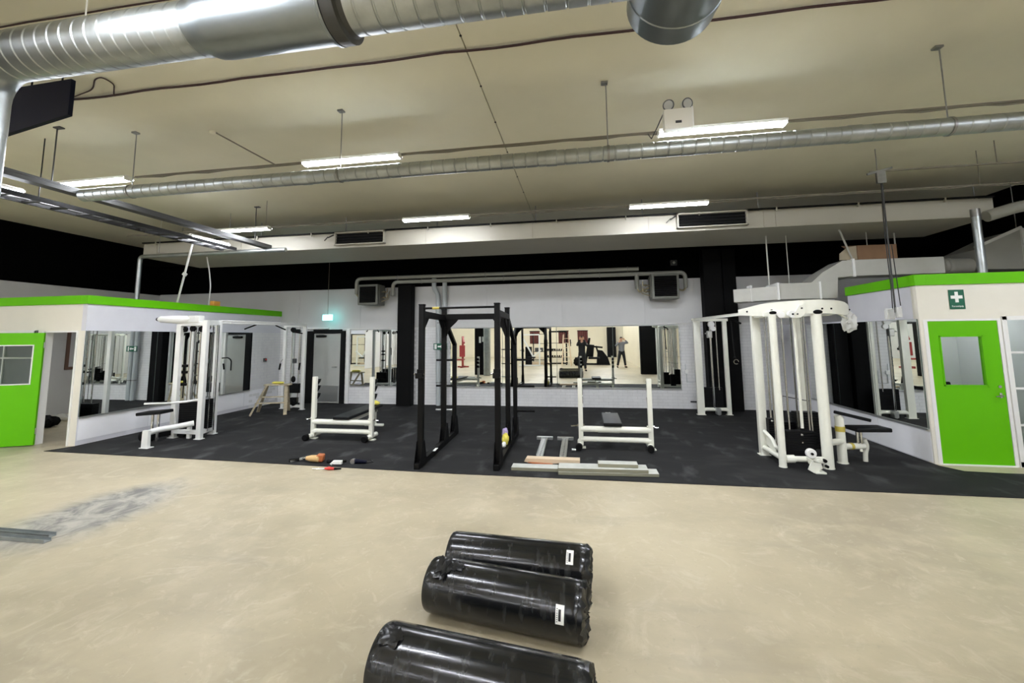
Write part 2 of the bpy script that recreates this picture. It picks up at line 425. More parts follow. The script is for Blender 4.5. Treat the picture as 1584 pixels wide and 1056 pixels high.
# white trims beside mirror 1
struct('trim_2', MB().box(-6.60, -6.50, D - .05, D - .008, 0, 2.09, .004), M_trim)
struct('trim_3', MB().box(-4.985, -4.965, D - .09, D - .008, 0, 2.09, .003), M_trim)
# rear door
dr = struct('door_1', MB().box(-7.60, -6.76, D - .06, D - .012, .02, 1.96, .004), M_doorgrey)
mb = MB(); mb.box(DX0, -7.61, D - .09, D - .008, 0, DZ); mb.box(-6.75, DX1, D - .09, D - .008, 0, DZ); mb.box(-7.61, -6.75, D - .09, D - .008, 1.97, DZ + .04)
put('door_frame', mb, M_darkframe, dr, label='dark door frame')
put('door_closer', MB().box(-7.5, -7.2, D - .13, D - .06, 1.86, 1.92, .01).bar((-7.25, D - .1, 1.93), (-7.45, D - .2, 1.93), .02, .012), M_blk, dr)
put('door_handle', MB().cyl((-6.85, D - .06, 1.02), (-6.85, D - .12, 1.02), .012).cyl((-6.85, D - .11, 1.02), (-6.98, D - .11, 1.02), .01), M_chrome, dr)
put('kick_plate', MB().box(-7.56, -6.80, D - .066, D - .06, .06, .5), M_alu, dr)
struct('trim_4', MB().box(-7.82, -7.15, D - .07, D - .012, 2.1, 2.14), M_trim)
# mirrors on back wall
def mirror_back(x0, x1, z0, z1, label, g=None):
    t = thing('wall_mirror', label, 'mirror', ((x0 + x1) / 2, D - .02, z0), g)
    put('backing', MB().box(x0, x1, D - .018, D - .001, z0, z1), M_medge, t)
    put('mirror_glass', MB().box(x0 + .003, x1 - .003, D - .024, D - .018, z0 + .003, z1 - .003), M_mirror, t)
    put('edge_strip', MB().box(x0, x1, D - .034, D - .012, z0 - .02, z0 + .004), M_alu, t)
mirror_back(-6.47, -5.0, .5, 2.05, 'tall single mirror sheet between the grey door and black column')
nm = ['first mirror sheet right of the twin wall pipes, behind the black rack', 'second mirror sheet from the twin wall pipes on the back wall', 'third mirror sheet from the twin wall pipes, above the planks and left bench upright', 'mirror sheet at the right end of the long back wall mirror']
for i, (a, c) in enumerate(((-3.53, -2.09), (-2.085, -.65), (-.645, .785), (.79, 2.41))):
    mirror_back(a, c, .5, 2.057, nm[i])

# ------------------------------------------------------------------ hall side walls, rear wall
for nme, x0, x1, xi in (('wall_left', HL - .2, HL, HL), ('wall_right', HR, HR + .2, HR)):
    wl = struct(nme, MB().box(x0, x1, YB, D, 0, 3.22), M_upper)
    s_ = 1 if xi < 0 else -1
    put('black_band', MB().box(x0, xi + .01 * s_, YB, D, 3.22, ZC), M_black, wl, label='black painted upper part of the wall')
wr = struct('wall_rear', MB().box(HL, HR, YB - .2, YB, 0, ZC), M_rear)
struct('wall_inner', MB().box(3.25, 3.4, -12, 1.0, 0, ZC), M_rear)

# ------------------------------------------------------------------ office blocks
# left block
wlb = struct('wall_left_inner', MB().box(XL - .10, XL, YL, D, 0, 2.48), M_white)
for i in range(4):
    a = YL + .02 + i * 1.22; put('wall_panel', MB().box(XL, XL + .004, a, min(a + 1.21, D), .09, .47), M_wpan_bright, wlb)
put('green_fascia', MB().box(XL - .12, XL + .025, YL - .025, D, 2.48, 2.635, .003), M_green, wlb, label='lime green painted fascia board')
wlf = struct('wall_front_left', MB().box(XL - .10 - .045, XL - .0001, YL - .002, YL + .1, 0, 2.0).box(HL, XL - .10, YL, YL + .1, 2.0, 2.48).box(-9.78, -9.66, YL, YL + .1, 0, 2.0).box(HL, -9.78, YL, YL + .1, 0, .12), M_cream)
put('green_fascia', MB().box(HL, XL - .12, YL - .025, YL + .12, 2.48, 2.635, .003), M_green, wlf, label='lime green painted fascia board')
put('office_roof', MB().box(HL, XL - .1, YL + .1, D, 2.48, 2.56), M_cream, wlf)
def glazing(n, xa, xb, y, zs, xmul):
    f = struct(n, MB().box(xa, xa + .06, y - .02, y + .08, .0, 2.02, .004).box(xb - .06, xb, y - .02, y + .08, .0, 2.02, .004).box(xa, xb, y - .02, y + .08, 1.97, 2.02).box(xa, xb, y - .02, y + .08, .0, .07), M_trim)
    xx = [xa + .06] + xmul + [xb - .06]
    for i in range(len(xx) - 1):
        for j in range(len(zs) - 1):
            put('pane', MB().box(xx[i] + .005, xx[i + 1] - .005, y + .025, y + .031, zs[j] + .005, zs[j + 1] - .005), M_glass, f)
    for z in zs[1:-1]: put('muntin', MB().box(xa + .06, xb - .06, y + .01, y + .05, z - .014, z + .014, .003), M_trim, f)
    for x in xmul: put('mullion', MB().box(x - .014, x + .014, y + .008, y + .052, .07, 1.97, .003), M_trim, f)
    return f
glazing('window_1', -12.9, -9.78, YL, [.07, .545, 1.033, 1.52, 1.97], [-12.1, -11.35, -10.55])
# open green door (hinged left of the opening, swung out over the glazing)
def panel_door(n, hinge, ang, width, mirrored, hz=1.97):
    """leaf made in local coordinates from the hinge: x 0..width, then turned"""
    H = Vector(hinge)
    wx0, wx1, wz0, wz1 = .12, width - .19, 1.06, 1.76
    mb = MB(); T_ = .04
    mb.box(0, wx0, -T_ / 2, T_ / 2, .015, hz); mb.box(wx1, width, -T_ / 2, T_ / 2, .015, hz)
    mb.box(wx0, wx1, -T_ / 2, T_ / 2, .015, wz0); mb.box(wx0, wx1, -T_ / 2, T_ / 2, wz1, hz)
    for v in mb.b.verts: v.co += H
    d = struct(n, mb, M_green)
    def P(nm_, q, ms, **k):
        for v in q.b.verts: v.co += H
        return put(nm_, q, ms, d, **k)
    q = MB()
    for a in ((wx0, wx0 + .018, wz0, wz1), (wx1 - .018, wx1, wz0, wz1), (wx0, wx1, wz0, wz0 + .018), (wx0, wx1, wz1 - .018, wz1)):
        q.box(a[0], a[1], -.028, .028, a[2], a[3])
    P('glazing_bead', q, M_trim if mirrored else M_green)
    P('pane', MB().box(wx0 + .01, wx1 - .01, -.003, .003, wz0 + .01, wz1 - .01), M_glass)
    q = MB()
    for s_ in (-1, 1):
        q.obox((width - .06, s_ * .024, .94), (.03, .008, .07), bev=.003)
        q.cyl((width - .06, s_ * .02, .94), (width - .06, s_ * .065, .94), .009, 10); q.cyl((width - .06, s_ * .06, .94), (width - .15, s_ * .06, .93), .008, 10)
    hh = P('door_handle', q, M_chrome)
    q = MB(); q.cyl((width - .065, -.02, 1.06), (width - .065, -.034, 1.06), .02, 12); P('lock', q, M_chrome)
    q = MB()
    for z in (.2, 1.7): q.cyl((-.006, 0, z), (-.006, 0, z + .1), .01, 10)
    P('hinge', q, M_alu)
    # turn about the hinge
    Rm = Matrix.Translation(H) @ Matrix.Rotation(ang, 4, 'Z') @ Matrix.Translation(-H)
    base = d.matrix_basis.copy(); d.matrix_basis = Rm @ base
    return d
panel_door('door_2', (-9.535, 6.09, 0), PI + R(26), .92, True)
put('door_jamb', MB().box(-9.66, -9.58, YL - .02, YL + .1, 0, 2.0).box(-8.90, -8.873, YL - .02, YL + .1, 0, 2.0).box(-9.61, -8.9, YL - .02, YL + .1, 1.975, 2.0), M_trim, wlf)
# left mirrors
ml = ['mirror sheet on left office wall nearest the open green door', 'middle mirror sheet on left office wall, behind the white multi tower', 'mirror sheet on left office wall nearest the back wall']
for i in range(3):
    a, c = 6.15 + i * 1.28, 6.15 + (i + 1) * 1.28 - .004
    t = thing('wall_mirror', ml[i], 'mirror', (XL, (a + c) / 2, .49))
    put('backing', MB().box(XL + .001, XL + .014, a, c, .49, 2.0), M_medge, t)
    put('mirror_glass', MB().box(XL + .014, XL + .02, a + .003, c - .003, .493, 1.997), M_mirror, t)
    put('edge_strip', MB().box(XL + .008, XL + .03, a, c, .472, .494), M_alu, t)
bricks(9.99, D - .01, .0, 2.0, XL, ax=1, parent=wlb)
# right block
wrb = struct('wall_right_inner', MB().box(XR, XR + .10, YR + .1, 8.4, 0, 2.48).box(XR, XR + .1, 8.4, D, 0, 2.03), M_white)
for i in range(4):
    a = YR + .02 + i * 1.06; put('wall_panel', MB().box(XR - .004, XR, a, min(a + 1.05, D), .02, .43), M_wpan_bright, wrb)
put('green_fascia', MB().box(XR - .025, XR + .12, YR - .025, 8.42, 2.48, 2.635, .003), M_green, wrb, label='lime green painted fascia board')
mr = ['right wall mirror sheet beside the closed green door', 'middle mirror sheet on the right office wall', 'far mirror sheet on right office wall towards the back wall']
for i in range(3):
    a, c = 6.86 + i * 1.0, 6.86 + (i + 1) * 1.0 - .004
    t = thing('wall_mirror', mr[i], 'mirror', (XR, (a + c) / 2, .47))
    put('backing', MB().box(XR - .014, XR - .001, a, c, .47, 2.0), M_medge, t)
    put('mirror_glass', MB().box(XR - .02, XR - .014, a + .003, c - .003, .473, 1.997), M_mirror, t)
    put('edge_strip', MB().box(XR - .03, XR - .008, a, c, .45, .474), M_alu, t)
wrf = struct('wall_front_right', MB().box(XR, 4.83, YR - .002, YR + .1, 0, 1.99).box(XR, HR, YR, YR + .1, 1.99, 2.48).box(5.70, 5.75, YR, YR + .1, 0, 1.99), M_cream)
put('green_fascia', MB().box(XR + .12, HR, YR - .025, YR + .12, 2.48, 2.635, .003), M_green, wrf, label='lime green painted fascia board')
put('office_roof', MB().box(XR + .1, HR, YR + .1, 8.4, 2.48, 2.56), M_cream, wrf)
put('door_jamb', MB().box(4.80, 4.845, YR - .015, YR + .1, 0, 1.99).box(5.69, 5.73, YR - .015, YR + .1, 0, 1.99).box(4.845, 5.69, YR - .015, YR + .1, 1.965, 1.99).box(4.84, 5.70, YR - .03, YR + .1, 0, .018), M_trim, wrf)
struct('wall_right_rear', MB().box(XR + .1, HR, 8.3, 8.4, 0, 2.48).box(6.3, 6.36, YR + .1, 8.3, 0, 2.48), M_upper)
panel_door('door_3', (4.847, 6.845, 0), 0, .838, False, 1.962)
glazing('window_2', 5.745, 7.9, YR, [.07, .545, 1.033, 1.52, 1.97], [6.5, 7.2])
# lamp builder, then unseen lamps added to brighten the office interiors
def lamp_mesh(L, wd, hz):
    """housing and diffuser builders, along x, centred at 0"""
    h = MB(); h.box(-L / 2, L / 2, -wd * .53, wd * .53, hz * .62, hz * .72); h.box(-L / 2, L / 2, -wd * .53, -wd * .5, hz * .36, hz * .62); h.box(-L / 2, L / 2, wd * .5, wd * .53, hz * .36, hz * .62); h.box(-L / 2, L / 2, -wd * .3, wd * .3, hz * .72, hz, .006)
    d = MB(); pr = []
    for k in range(9):
        a = PI + PI * k / 8; pr.append((math.cos(a) * wd / 2, hz * .62 + math.sin(a) * hz * .6))
    d.prism(pr, 0, -L / 2 + .012, L / 2 - .012)
    e = MB(); e.box(-L / 2, -L / 2 + .012, -wd * .47, wd * .47, 0.006, hz * .7, .003); e.box(L / 2 - .012, L / 2, -wd * .47, wd * .47, 0.006, hz * .7, .003)
    return h, d, e
def lamp(name, label, cat, loc, L, wd=.13, hz=.08, mt=None, rot=0, group=None):
    t = thing(name, label, cat, (0, 0, 0), group)
    h, d, e = lamp_mesh(L, wd, hz)
    put('lamp_housing', h, M_lamp, t); put('diffuser', d, mt or M_tube, t); put('end_cap', e, M_lamp, t)
    t.location = loc; t.rotation_euler = (0, 0, rot); return t
lamp('office_fill_lamp', 'unseen strip light added under the left office ceiling to brighten the room', 'lamp', (-11, 8.4, 2.39), 1.27, .16, .08, M_fillO)
lamp('office_fill_lamp', 'unseen strip light added under the right office ceiling to brighten the room', 'lamp', (5.6, 7.6, 2.39), 1.0, .16, .08, M_fillO)

# ------------------------------------------------------------------ fluorescent lamps in the hall
def hall_lamp(label, x, y, z, L, group=None):
    t = lamp('fluorescent_lamp', label, 'lamp', (x, y, z), L, group=group)
    if not group:
        me = MB().box(x - .04, x + .04, y, y + .08, z + .07, z + .085).mesh('rail_clip', (x, y, z)); me.materials.append(M_rail)
        h = bpy.data.objects.new('rail_clip', me); COL.objects.link(h); h.parent = t; return t
    q = MB()
    for s_ in (-1, 1):
        q = MB(); q.cyl((x + s_ * L * .42, y, z + .08), (x + s_ * L * .42, y, ZC), .004, 6)
        me = q.mesh('hanger', (x, y, z)); me.materials.append(M_rail)
        h = bpy.data.objects.new('suspension_rod', me); COL.objects.link(h); h.parent = t
    return t
row1 = [(-6.77, 'lit strip light at the left end of the near row, by the cable ladder'), (-2.79, 'lit strip light in the near row left of the centre'), (1.55, 'lit strip light in the near row beside the emergency light')]
for x, l in row1: hall_lamp(l, x, 4.65, 4.0, 1.30)
row2 = [(-6.66, 'lit strip light of the far row just beyond the cable ladder'), (-2.59, 'lit strip light of the far row left of the centre'), (1.50, 'lit strip light of the far row above the right vent grille')]
for x, l in row2: hall_lamp(l, x, 7.2, 3.96, 1.27)
l0 = None
ROWN = ('row just above the photographer', 'first row behind the photographer', 'second row behind the photographer', 'third row behind the photographer', 'fourth row behind the photographer', 'row nearest the rear wall')
COLN = ('leftmost', 'second', 'middle', 'fourth', 'rightmost')
def lab(x, y): return '%s strip light from the left in the %s' % (COLN[(-10.9, -6.8, -2.7, 1.75, 5.9).index(x)], ROWN[(1.75, -1.2, -4.2, -7.2, -10.2, -13.2).index(y)]) if x not in (-10.9, 5.9) else '%s strip light in the %s' % (COLN[(-10.9, -6.8, -2.7, 1.75, 5.9).index(x)], ROWN[(1.75, -1.2, -4.2, -7.2, -10.2, -13.2).index(y)])
for y in (1.75, -1.2, -4.2, -7.2, -10.2, -13.2):
    for x in (-10.9, -6.8, -2.7, 1.75, 5.9):
        if l0 is None: l0 = hall_lamp(lab(x, y), x, y, 4.0, 1.30, 'strip lights behind the photographer')
        else:
            c = copytree(l0); c.location = (x, y, 4.0); c['label'] = lab(x, y)
c = copytree(l0); c.location = (6.6, 4.65, 4.0); c['label'] = 'strip light of the near row past the right edge of the photo'
# cable rails above the rows
def rail(name, y, z, x0, x1, label, hx, sag=.02):
    t = thing(name, label, 'cable', ((x0 + x1) / 2, y, z))
    put('rail', MB().box(x0, x1, y - .015, y + .015, z, z + .02), M_rail, t)
    q = MB(); pts = []
    n = 60
    for i in range(n + 1):
        x = x0 + (x1 - x0) * i / n; pts.append((x, y - .028, z - .005 - abs(math.sin(i * .9)) * sag + math.sin(i * 2.3) * .006))
    q.tube(pts, .008, 6); put('cable', q, M_rail, t)
    q = MB()
    for x in hx: q.cyl((x, y, z + .02), (x, y, ZC), .005, 6)
    put('hanger_rod', q, M_rail, t)
rail('cable_rail', 4.72, 4.075, -6.1, HR - .02, 'thin cable rail running above the near row of strip lights', (7.4,))
rail('cable_rail', 7.3, 4.04, -9.5, HR - .02, 'thin cable rail running above the far row of strip lights', (-6.2, 6.1))

# ------------------------------------------------------------------ bulkhead with vents
bh = thing('ventilation_bulkhead', 'long pale boxed-in bulkhead with two vent grilles under the far ceiling', 'bulkhead', (-2, 8.7, 3.725)); put('box_body', MB().box(-9.97, 6.85, 8.02, 9.5, 3.725, 4.04), M_box, bh)
t = bh
put('bulkhead_edge', MB().box(-9.97, 6.85, 7.97, 8.02, 4.045, 4.07), M_blk, t, label='dark rail along the top edge')
q = MB(); x = -9.6
while x < 6.8:
    q.box(x, x + .02, 7.96, 8.0, 4.0, 4.075); x += 1.31
put('bracket', q, M_box, t, kind='stuff')
q = MB()
for x in (-9.6, -7.4, -3.1, -.9, 1.3, 3.3, 3.5, 5.2): q.box(x, x + .006, 8.012, 8.022, 3.73, 4.03)
put('panel_joint', q, M_joint, t)
q = MB(); x = -9.7
while x < 6.9: q.cyl((x, 8.7, 4.04), (x, 8.7, ZC), .01, 6); x += 2.2
put('hanger_rod', q, M_galvd, t)
def vent(x0, x1, z0, z1, label):
    t = thing('vent_grille', label, 'vent', ((x0 + x1) / 2, 7.95, z0))
    put('recess', MB().box(x0 + .02, x1 - .02, 7.985, 8.018, z0 + .02, z1 - .02), M_grille, t)
    q = MB()
    for a in ((x0, x1, z0, z0 + .025), (x0, x1, z1 - .03, z1), (x0, x0 + .03, z0, z1), (x1 - .03, x1, z0, z1)): q.box(a[0], a[1], 7.93, 8.018, a[2], a[3], .004)
    put('frame', q, M_box, t)
    for i in range(3):
        z = z0 + .07 + i * .06; put('louvre', MB().obox(((x0 + x1) / 2, 7.97, z), (x1 - x0 - .07, .04, .006), (R(35), 0, 0)), M_trayd, t)
    put('damper_lever', MB().bar((x0 - .02, 7.95, z1 - .05), (x0 - .12, 7.9, z1 - .12), .03, .02).bar((x0 - .12, 7.9, z1 - .1), (x0 - .2, 7.9, z1 - .18), .015, .015), M_trayd, t)
vent(-5.1, -3.97, 3.77, 4.05, 'dark slotted vent grille on the bulkhead, left of centre')
vent(1.80, 3.02, 3.77, 4.05, 'dark slotted vent grille on the bulkhead, above the right bench')

# ------------------------------------------------------------------ spiral ducts
def duct_profile(x0, x1, r, pitch, ridge=.006, flat=False):
    ps, rs = [], []; x = x0
    while x < x1:
        if not flat and x + pitch < x1:
            for dx, rr in ((0, r), (pitch - .02, r), (pitch - .014, r - ridge), (pitch - .006, r - ridge), (pitch - .0001, r)):
                ps.append(x + dx); rs.append(rr)
            x += pitch
        else: ps.append(x1); rs.append(r); break
    return ps, rs
def duct_x(parent, name, x0, x1, y, z, r, pitch, m_=M_galv, seg=28, flat=False):
    q = MB(); ps, rs = duct_profile(x0, x1, r, pitch, flat=flat)
    if flat: ps, rs = [x0, x1], [r, r]
    q.rings([(p, y, z) for p in ps], rs, seg); return put(name, q, m_, parent)
# slim duct
t = thing('spiral_duct', 'slim galvanised spiral duct running across the whole hall under the near lights', 'duct', (-1, 4.48, 3.69))
yd, zd = 4.48, 3.775
for a, c in ((-6.61, -6.3), (-6.25, -3.3), (-3.25, -.3), (-.25, 2.7), (2.75, 5.7), (5.75, HR - .01)):
    duct_x(t, 'duct_section', a, c, yd, zd, .083, .135)
for x in (-6.275, -3.275, -.275, 2.725, 5.725):
    put('coupling', MB().rings([(x - .06, yd, zd), (x - .055, yd, zd), (x + .055, yd, zd), (x + .06, yd, zd)], [.083, .088, .088, .083], 28), M_galv, t)
for x in (-5.833, -2.828, .34, 3.548, 6.7):
    q = MB(); q.cyl((x, yd, zd + .083), (x, yd, ZC), .006, 8); q.rings([(x - .012, yd, zd), (x + .012, yd, zd)], [.091, .091], 24); q.box(x - .05, x + .02, yd - .03, yd + .03, ZC - .02, ZC)
    put('duct_hanger', q, M_galvd, t)
# big duct
yb, zb, rb = 2.31, 3.95, .172
t = thing('large_spiral_duct', 'large galvanised spiral duct with smooth sleeve, closest to the camera at top left', 'duct', (-2, yb, zb - rb))
duct_x(t, 'duct_section', -4.23, -2.42, yb, zb, rb, .105, seg=48)
duct_x(t, 'duct_section', -1.45, .36, yb, zb, rb, .13, seg=48)
q = MB(); q.rings([(x, yb, zb) for x in (-2.56, -2.55, -2.50, -2.44, -2.38, -1.56, -1.55, -1.53)], [rb - .004, rb + .006, rb + .006, rb + .03, rb + .035, rb + .035, rb + .048, rb + .048], 48)
put('smooth_sleeve', q, M_galvs, t, label='smooth sheet metal sleeve')
put('sleeve_collar', MB().rings([(x, yb, zb) for x in (-1.53, -1.525, -1.44, -1.43, -1.40)], [rb + .03, rb + .045, rb + .045, rb + .012, rb], 48), M_tray, t, label='darker end collar of the sleeve')
pts = [(-4.22, yb, zb)]
for k in range(1, 7):
    a = k / 6 * PI / 2; pts.append((-4.22 - .28 * math.sin(a), yb, zb - .28 * (1 - math.cos(a))))
pts += [(-4.50, yb, 3.4), (-4.50, yb, 0.0)]
put('duct_elbow', MB().rings(pts[:-1], rb, 40), M_galv, t)
put('duct_riser', MB().rings([(-4.50, yb, 3.4), (-4.50, yb, .012)], rb - .003, 40), M_galv, t)
q = MB(); q.cyl((-3.55, yb, zb + rb), (-3.55, yb, ZC), .005, 8); q.cyl((-.3, yb, zb + rb), (-.3, yb, ZC), .005, 8); put('duct_hanger', q, M_trim, t)
# branch towards the viewer with end cap
t = thing('duct_branch', 'wide smooth round duct with end cap, coming overhead towards the camera', 'duct', (.64, 1.5, 3.67))
xb2, zb2, r2 = .635, 3.95, .285
put('duct_section', MB().rings([(xb2, y, zb2) for y in (-3.0, 2.50)], r2, 48), M_galvs, t)
put('end_cap', MB().rings([(xb2, y, zb2) for y in (2.50, 2.505, 2.55, 2.56, 2.66, 2.668)], [r2, r2 + .006, r2 + .006, r2 - .004, r2 - .004, r2 - .02], 48), M_galvs, t)
q = MB()
for y in (-2.0, 1.6): q.cyl((xb2, y, zb2 + r2 - .01), (xb2, y, ZC), .006, 8)
put('duct_hanger', q, M_galvd, t)
# red cable along the ceiling
q = MB(); pts = [(-5.75 + i * .25, 3.675 + .006 * math.sin(i), ZC - .02 - .012 * abs(math.sin(i * .7))) for i in range(56)]
q.tube(pts, .013, 6)
q.tube([(-5.6 + i * .3, 2.66, ZC - .012 - .006 * abs(math.sin(i))) for i in range(20)], .008, 6)
single('power_cable', q, M_redcab, 'dark red cable stretched along the ceiling behind the large duct', 'cable')
q = MB().tube([(-5.6, 3.62, 4.57), (-5.25, 3.55, 4.57), (-5.05, 3.42, 4.585), (-4.93, 3.40, 4.585), (-4.93, 3.52, 4.58), (-5.12, 3.66, 4.57)], .007, 6, .1)
single('cable_loop', q, M_redcab, 'loose loop of thin cable at the left end of the red cable', 'cable')
# hanging dark screen
t = thing('hanging_screen', 'dark navy flat panel hanging beside the large duct elbow', 'screen', (-5.55, 3.25, 3.98))
M_ = Matrix.Rotation(R(38), 4, 'Z')
put('panel', MB().prism([(-5.98, 3.985), (-5.155, 4.13), (-5.155, 4.52), (-5.98, 4.50)], 1, 3.29, 3.33), M_navy, t)
put('hanger_rod', MB().cyl((-5.7, 3.31, 4.5), (-5.7, 3.31, ZC), .008).cyl((-5.3, 3.31, 4.52), (-5.3, 3.31, ZC), .008), M_blk, t)

# ------------------------------------------------------------------ cable ladder and channel on the left
t = thing('steel_channel', 'long grey steel channel running away under the ceiling on the left', 'channel', (-6.71, 5, 3.78))
put('channel_body', MB().box(-6.78, -6.64, 2.2, 8.2, 3.775, 3.83, .004).box(-6.78, -6.765, 2.2, 8.2, 3.83, 3.86).box(-6.655, -6.64, 2.2, 8.2, 3.83, 3.86), M_tray, t)
for y in (4.19, 7.61):
    put('hanger_rod', MB().cyl((-6.71, y, 3.83), (-6.71, y, ZC), .008, 8).box(-6.74, -6.63, y - .03, y + .03, ZC - .015, ZC), M_tray, t)
t = thing('cable_ladder', 'dark cable ladder running away under the ceiling beside the grey channel', 'cable tray', (-6.95, 4.5, 3.62))
for x in (-7.24, -6.94): put('side_rail', MB().box(x - .012, x + .012, 2.0, 7.4, 3.63, 3.69), M_trayd, t)
y = 2.15
while y < 7.45:
    put('rung', MB().box(-7.24, -6.94, y - .02, y + .02, 3.635, 3.66), M_trayd, t); y += .3
put('cable_bundle', MB().tube([(-7.16, 2.1, 3.675), (-7.18, 4, 3.675), (-7.14, 6, 3.675), (-7.16, 7.3, 3.675)], .014, 8), M_tray, t)
put('hanger_rod', MB().cyl((-7.24, 4.4, 3.69), (-7.24, 4.4, ZC), .007), M_trayd, t)
lamp('strip_lamp', 'short strip light fixed under the far end of the cable ladder', 'lamp', (-7.06, 6.9, 3.695), .85, .10, .07, M_tube, PI / 2)
lamp('strip_lamp', 'short strip light fixed under the cable ladder, at the left edge of the photo', 'lamp', (-7.06, 3.7, 3.695), .85, .10, .07, M_tube, PI / 2)
# round ceiling rose with conduit
t = thing('ceiling_rose', 'small beige round junction box on the ceiling with a thin conduit', 'junction box', (-4.83, 4.66, ZC - .03))
q = MB(); q.rings([(-4.83, 4.66, z) for z in (ZC, ZC - .02, ZC - .03)], [.05, .05, .035], 20); put('junction_box', q, M_ceil, t)
put('conduit', MB().tube([(-4.79, 4.66, ZC - .015), (-4.2, 4.69, 4.25), (-3.86, 4.7, 4.06)], .009, 8), M_rail, t)

# ------------------------------------------------------------------ emergency light
t = thing('emergency_light', 'white emergency light box with two round lamp heads at the end of a strip light', 'emergency light', (1.05, 4.40, 3.94))
put('casing', MB().box(.91, 1.19, 4.34, 4.44, 3.93, 4.145, .012, 2), M_lamp, t)
put('indicator_window', MB().box(1.02, 1.08, 4.334, 4.342, 3.985, 4.01), M_dgrey, t)
put('side_plate', MB().box(1.185, 1.205, 4.35, 4.43, 3.94, 4.16, .004), M_trim, t)
for x, a in ((.97, -.25), (1.145, .25)):
    q = MB(); dv = Vector((math.sin(a), -1, -.25)).normalized(); c = Vector((x, 4.39, 4.205))
    q.rings([c - dv * .05, c - dv * .02, c + dv * .02, c + dv * .03], [.02, .05, .056, .056], 20)
    hd = put('lamp_head', q, M_lamp, t)
    put('lens', MB().rings([c + dv * .028, c + dv * .036], [.048, .046], 20), M_plast, hd)
    put('lamp_ring', MB().rings([c + dv * .026, c + dv * .034], [.058, .058], 20), M_dgrey, hd)
put('mount_bracket', MB().box(1.0, 1.1, 4.44, 4.70, 4.05, 4.06), M_rail, t)
put('supply_cable', MB().tube([(.92, 4.4, 4.14), (.86, 4.5, 4.02), (.82, 4.6, 3.96), (.8, 4.69, 4.06)], .006, 6), M_cable, t)

# ------------------------------------------------------------------ heaters and pipes on back wall
def heater(x0, x1, z0, z1, side, label):
    t = thing('fan_heater', label, 'heater', ((x0 + x1) / 2, 10.75, z0))
    put('casing', MB().box(x0, x1, 10.52, 10.95, z0, z1, .02, 2), M_heat, t)
    q = MB(); q.box(x0 + .06, x1 - .06, 10.505, 10.52, z0 + .06, z1 - .06); put('grille_recess', q, M_grille, t)
    for i in range(11):
        z = z0 + .085 + i * (z1 - z0 - .17) / 10; put('slat', MB().obox(((x0 + x1) / 2, 10.497, z), (x1 - x0 - .13, .03, .006), (R(-25), 0, 0)), M_trayd, t)
    put('wall_bracket', MB().box(x0 + .05, x0 + .09, 10.9, D - .02, z1 - .1, z1 - .05).box(x1 - .09, x1 - .05, 10.9, D - .02, z1 - .1, z1 - .05), M_heat, t)
    xs_ = x1 if side > 0 else x0
    q = MB(); q.box(min(xs_, xs_ + side * .02), max(xs_, xs_ + side * .02), 10.6, 10.9, z0 + .05, z1 - .05); put('side_plate', q, M_heat, t)
    q = MB(); a = xs_ + side * .02
    for z in (z0 + .2, z0 + .36): q.tube([(a, 10.72, z), (a + side * .16, 10.72, z), (a + side * .16, 10.72, z + .1)], .014, 8, .03); q.sphere((a + side * .1, 10.70, z), .03); q.cyl((a + side * .1, 10.70, z), (a + side * .1, 10.62, z + .01), .012, 8)
    q.tube([(a, 10.72, z0 + .1), (a + side * .2, 10.72, z0 + .16), (a + side * .2, 10.8, z0 + .4)], .01, 6, .05)
    put('valve_set', q, M_brass, t)
heater(-6.0, -5.42, 2.72, 3.28, 1, 'grey fan heater with dark grille on the wall above the tall single mirror')
heater(1.72, 2.36, 2.69, 3.31, -1, 'grey fan heater with dark grille on the wall above the right bench')
r_ = .052
t = thing('heating_pipe', 'upper grey heating pipe linking the heater on the left to mid wall', 'pipe', (-2, 10.88, 3.45))
put('pipe_run', MB().tube([(-6.22, 10.84, 3.05), (-6.22, 10.84, 3.49), (1.47, 10.84, 3.49)], r_, 12, .14), M_pipe, t)
put('pipe_bend', MB().tube([(-6.22, 10.84, 3.05), (-6.1, 10.84, 2.92), (-5.98, 10.8, 2.95)], .025, 10, .05), M_brass, t)
q = MB()
for x in (-5, -2.5, 0, 1.2): q.rings([(x - .012, 10.84, 3.49), (x + .012, 10.84, 3.49)], r_ + .008, 14); q.cyl((x, 10.84, 3.49), (x, 11.02, 3.49), .01, 6)
put('pipe_clamp', q, M_galvd, t)
t = thing('heating_pipe', 'lower grey heating pipe running between the two fan heaters', 'pipe', (-1, 10.88, 3.2))
put('pipe_run', MB().tube([(-5.13, 10.84, 2.98), (-5.13, 10.84, 3.36), (-4.0, 10.84, 3.36), (2.58, 10.84, 3.36), (2.58, 10.84, 2.98)], r_, 12, .14), M_pipe, t)
put('pipe_drop', MB().tube([(1.42, 10.84, 3.33), (1.42, 10.84, 2.98)], r_, 12), M_pipe, t)
put('pipe_bend', MB().tube([(2.58, 10.84, 2.99), (2.52, 10.84, 2.9), (2.36, 10.8, 2.95)], .025, 10, .05).tube([(1.42, 10.84, 3.0), (1.46, 10.84, 2.9), (1.7, 10.8, 3.0)], .022, 10, .05), M_brass, t)
q = MB()
for x in (-4.3, -2, .5): q.rings([(x - .012, 10.84, 3.36), (x + .012, 10.84, 3.36)], r_ + .008, 14); q.cyl((x, 10.84, 3.36), (x, 11.02, 3.36), .01, 6)
put('pipe_clamp', q, M_galvd, t)
t = thing('wall_pipe', 'left one of the twin vertical grey pipes right of the black column', 'pipe', (-3.88, 10.95, 0))
put('pipe_run', MB().tube([(-3.97, 10.93, 3.54), (-3.97, 10.93, 3.15), (-3.86, 10.95, 3.0), (-3.83, 10.95, .012)], .062, 14, .1), M_vpipe, t)
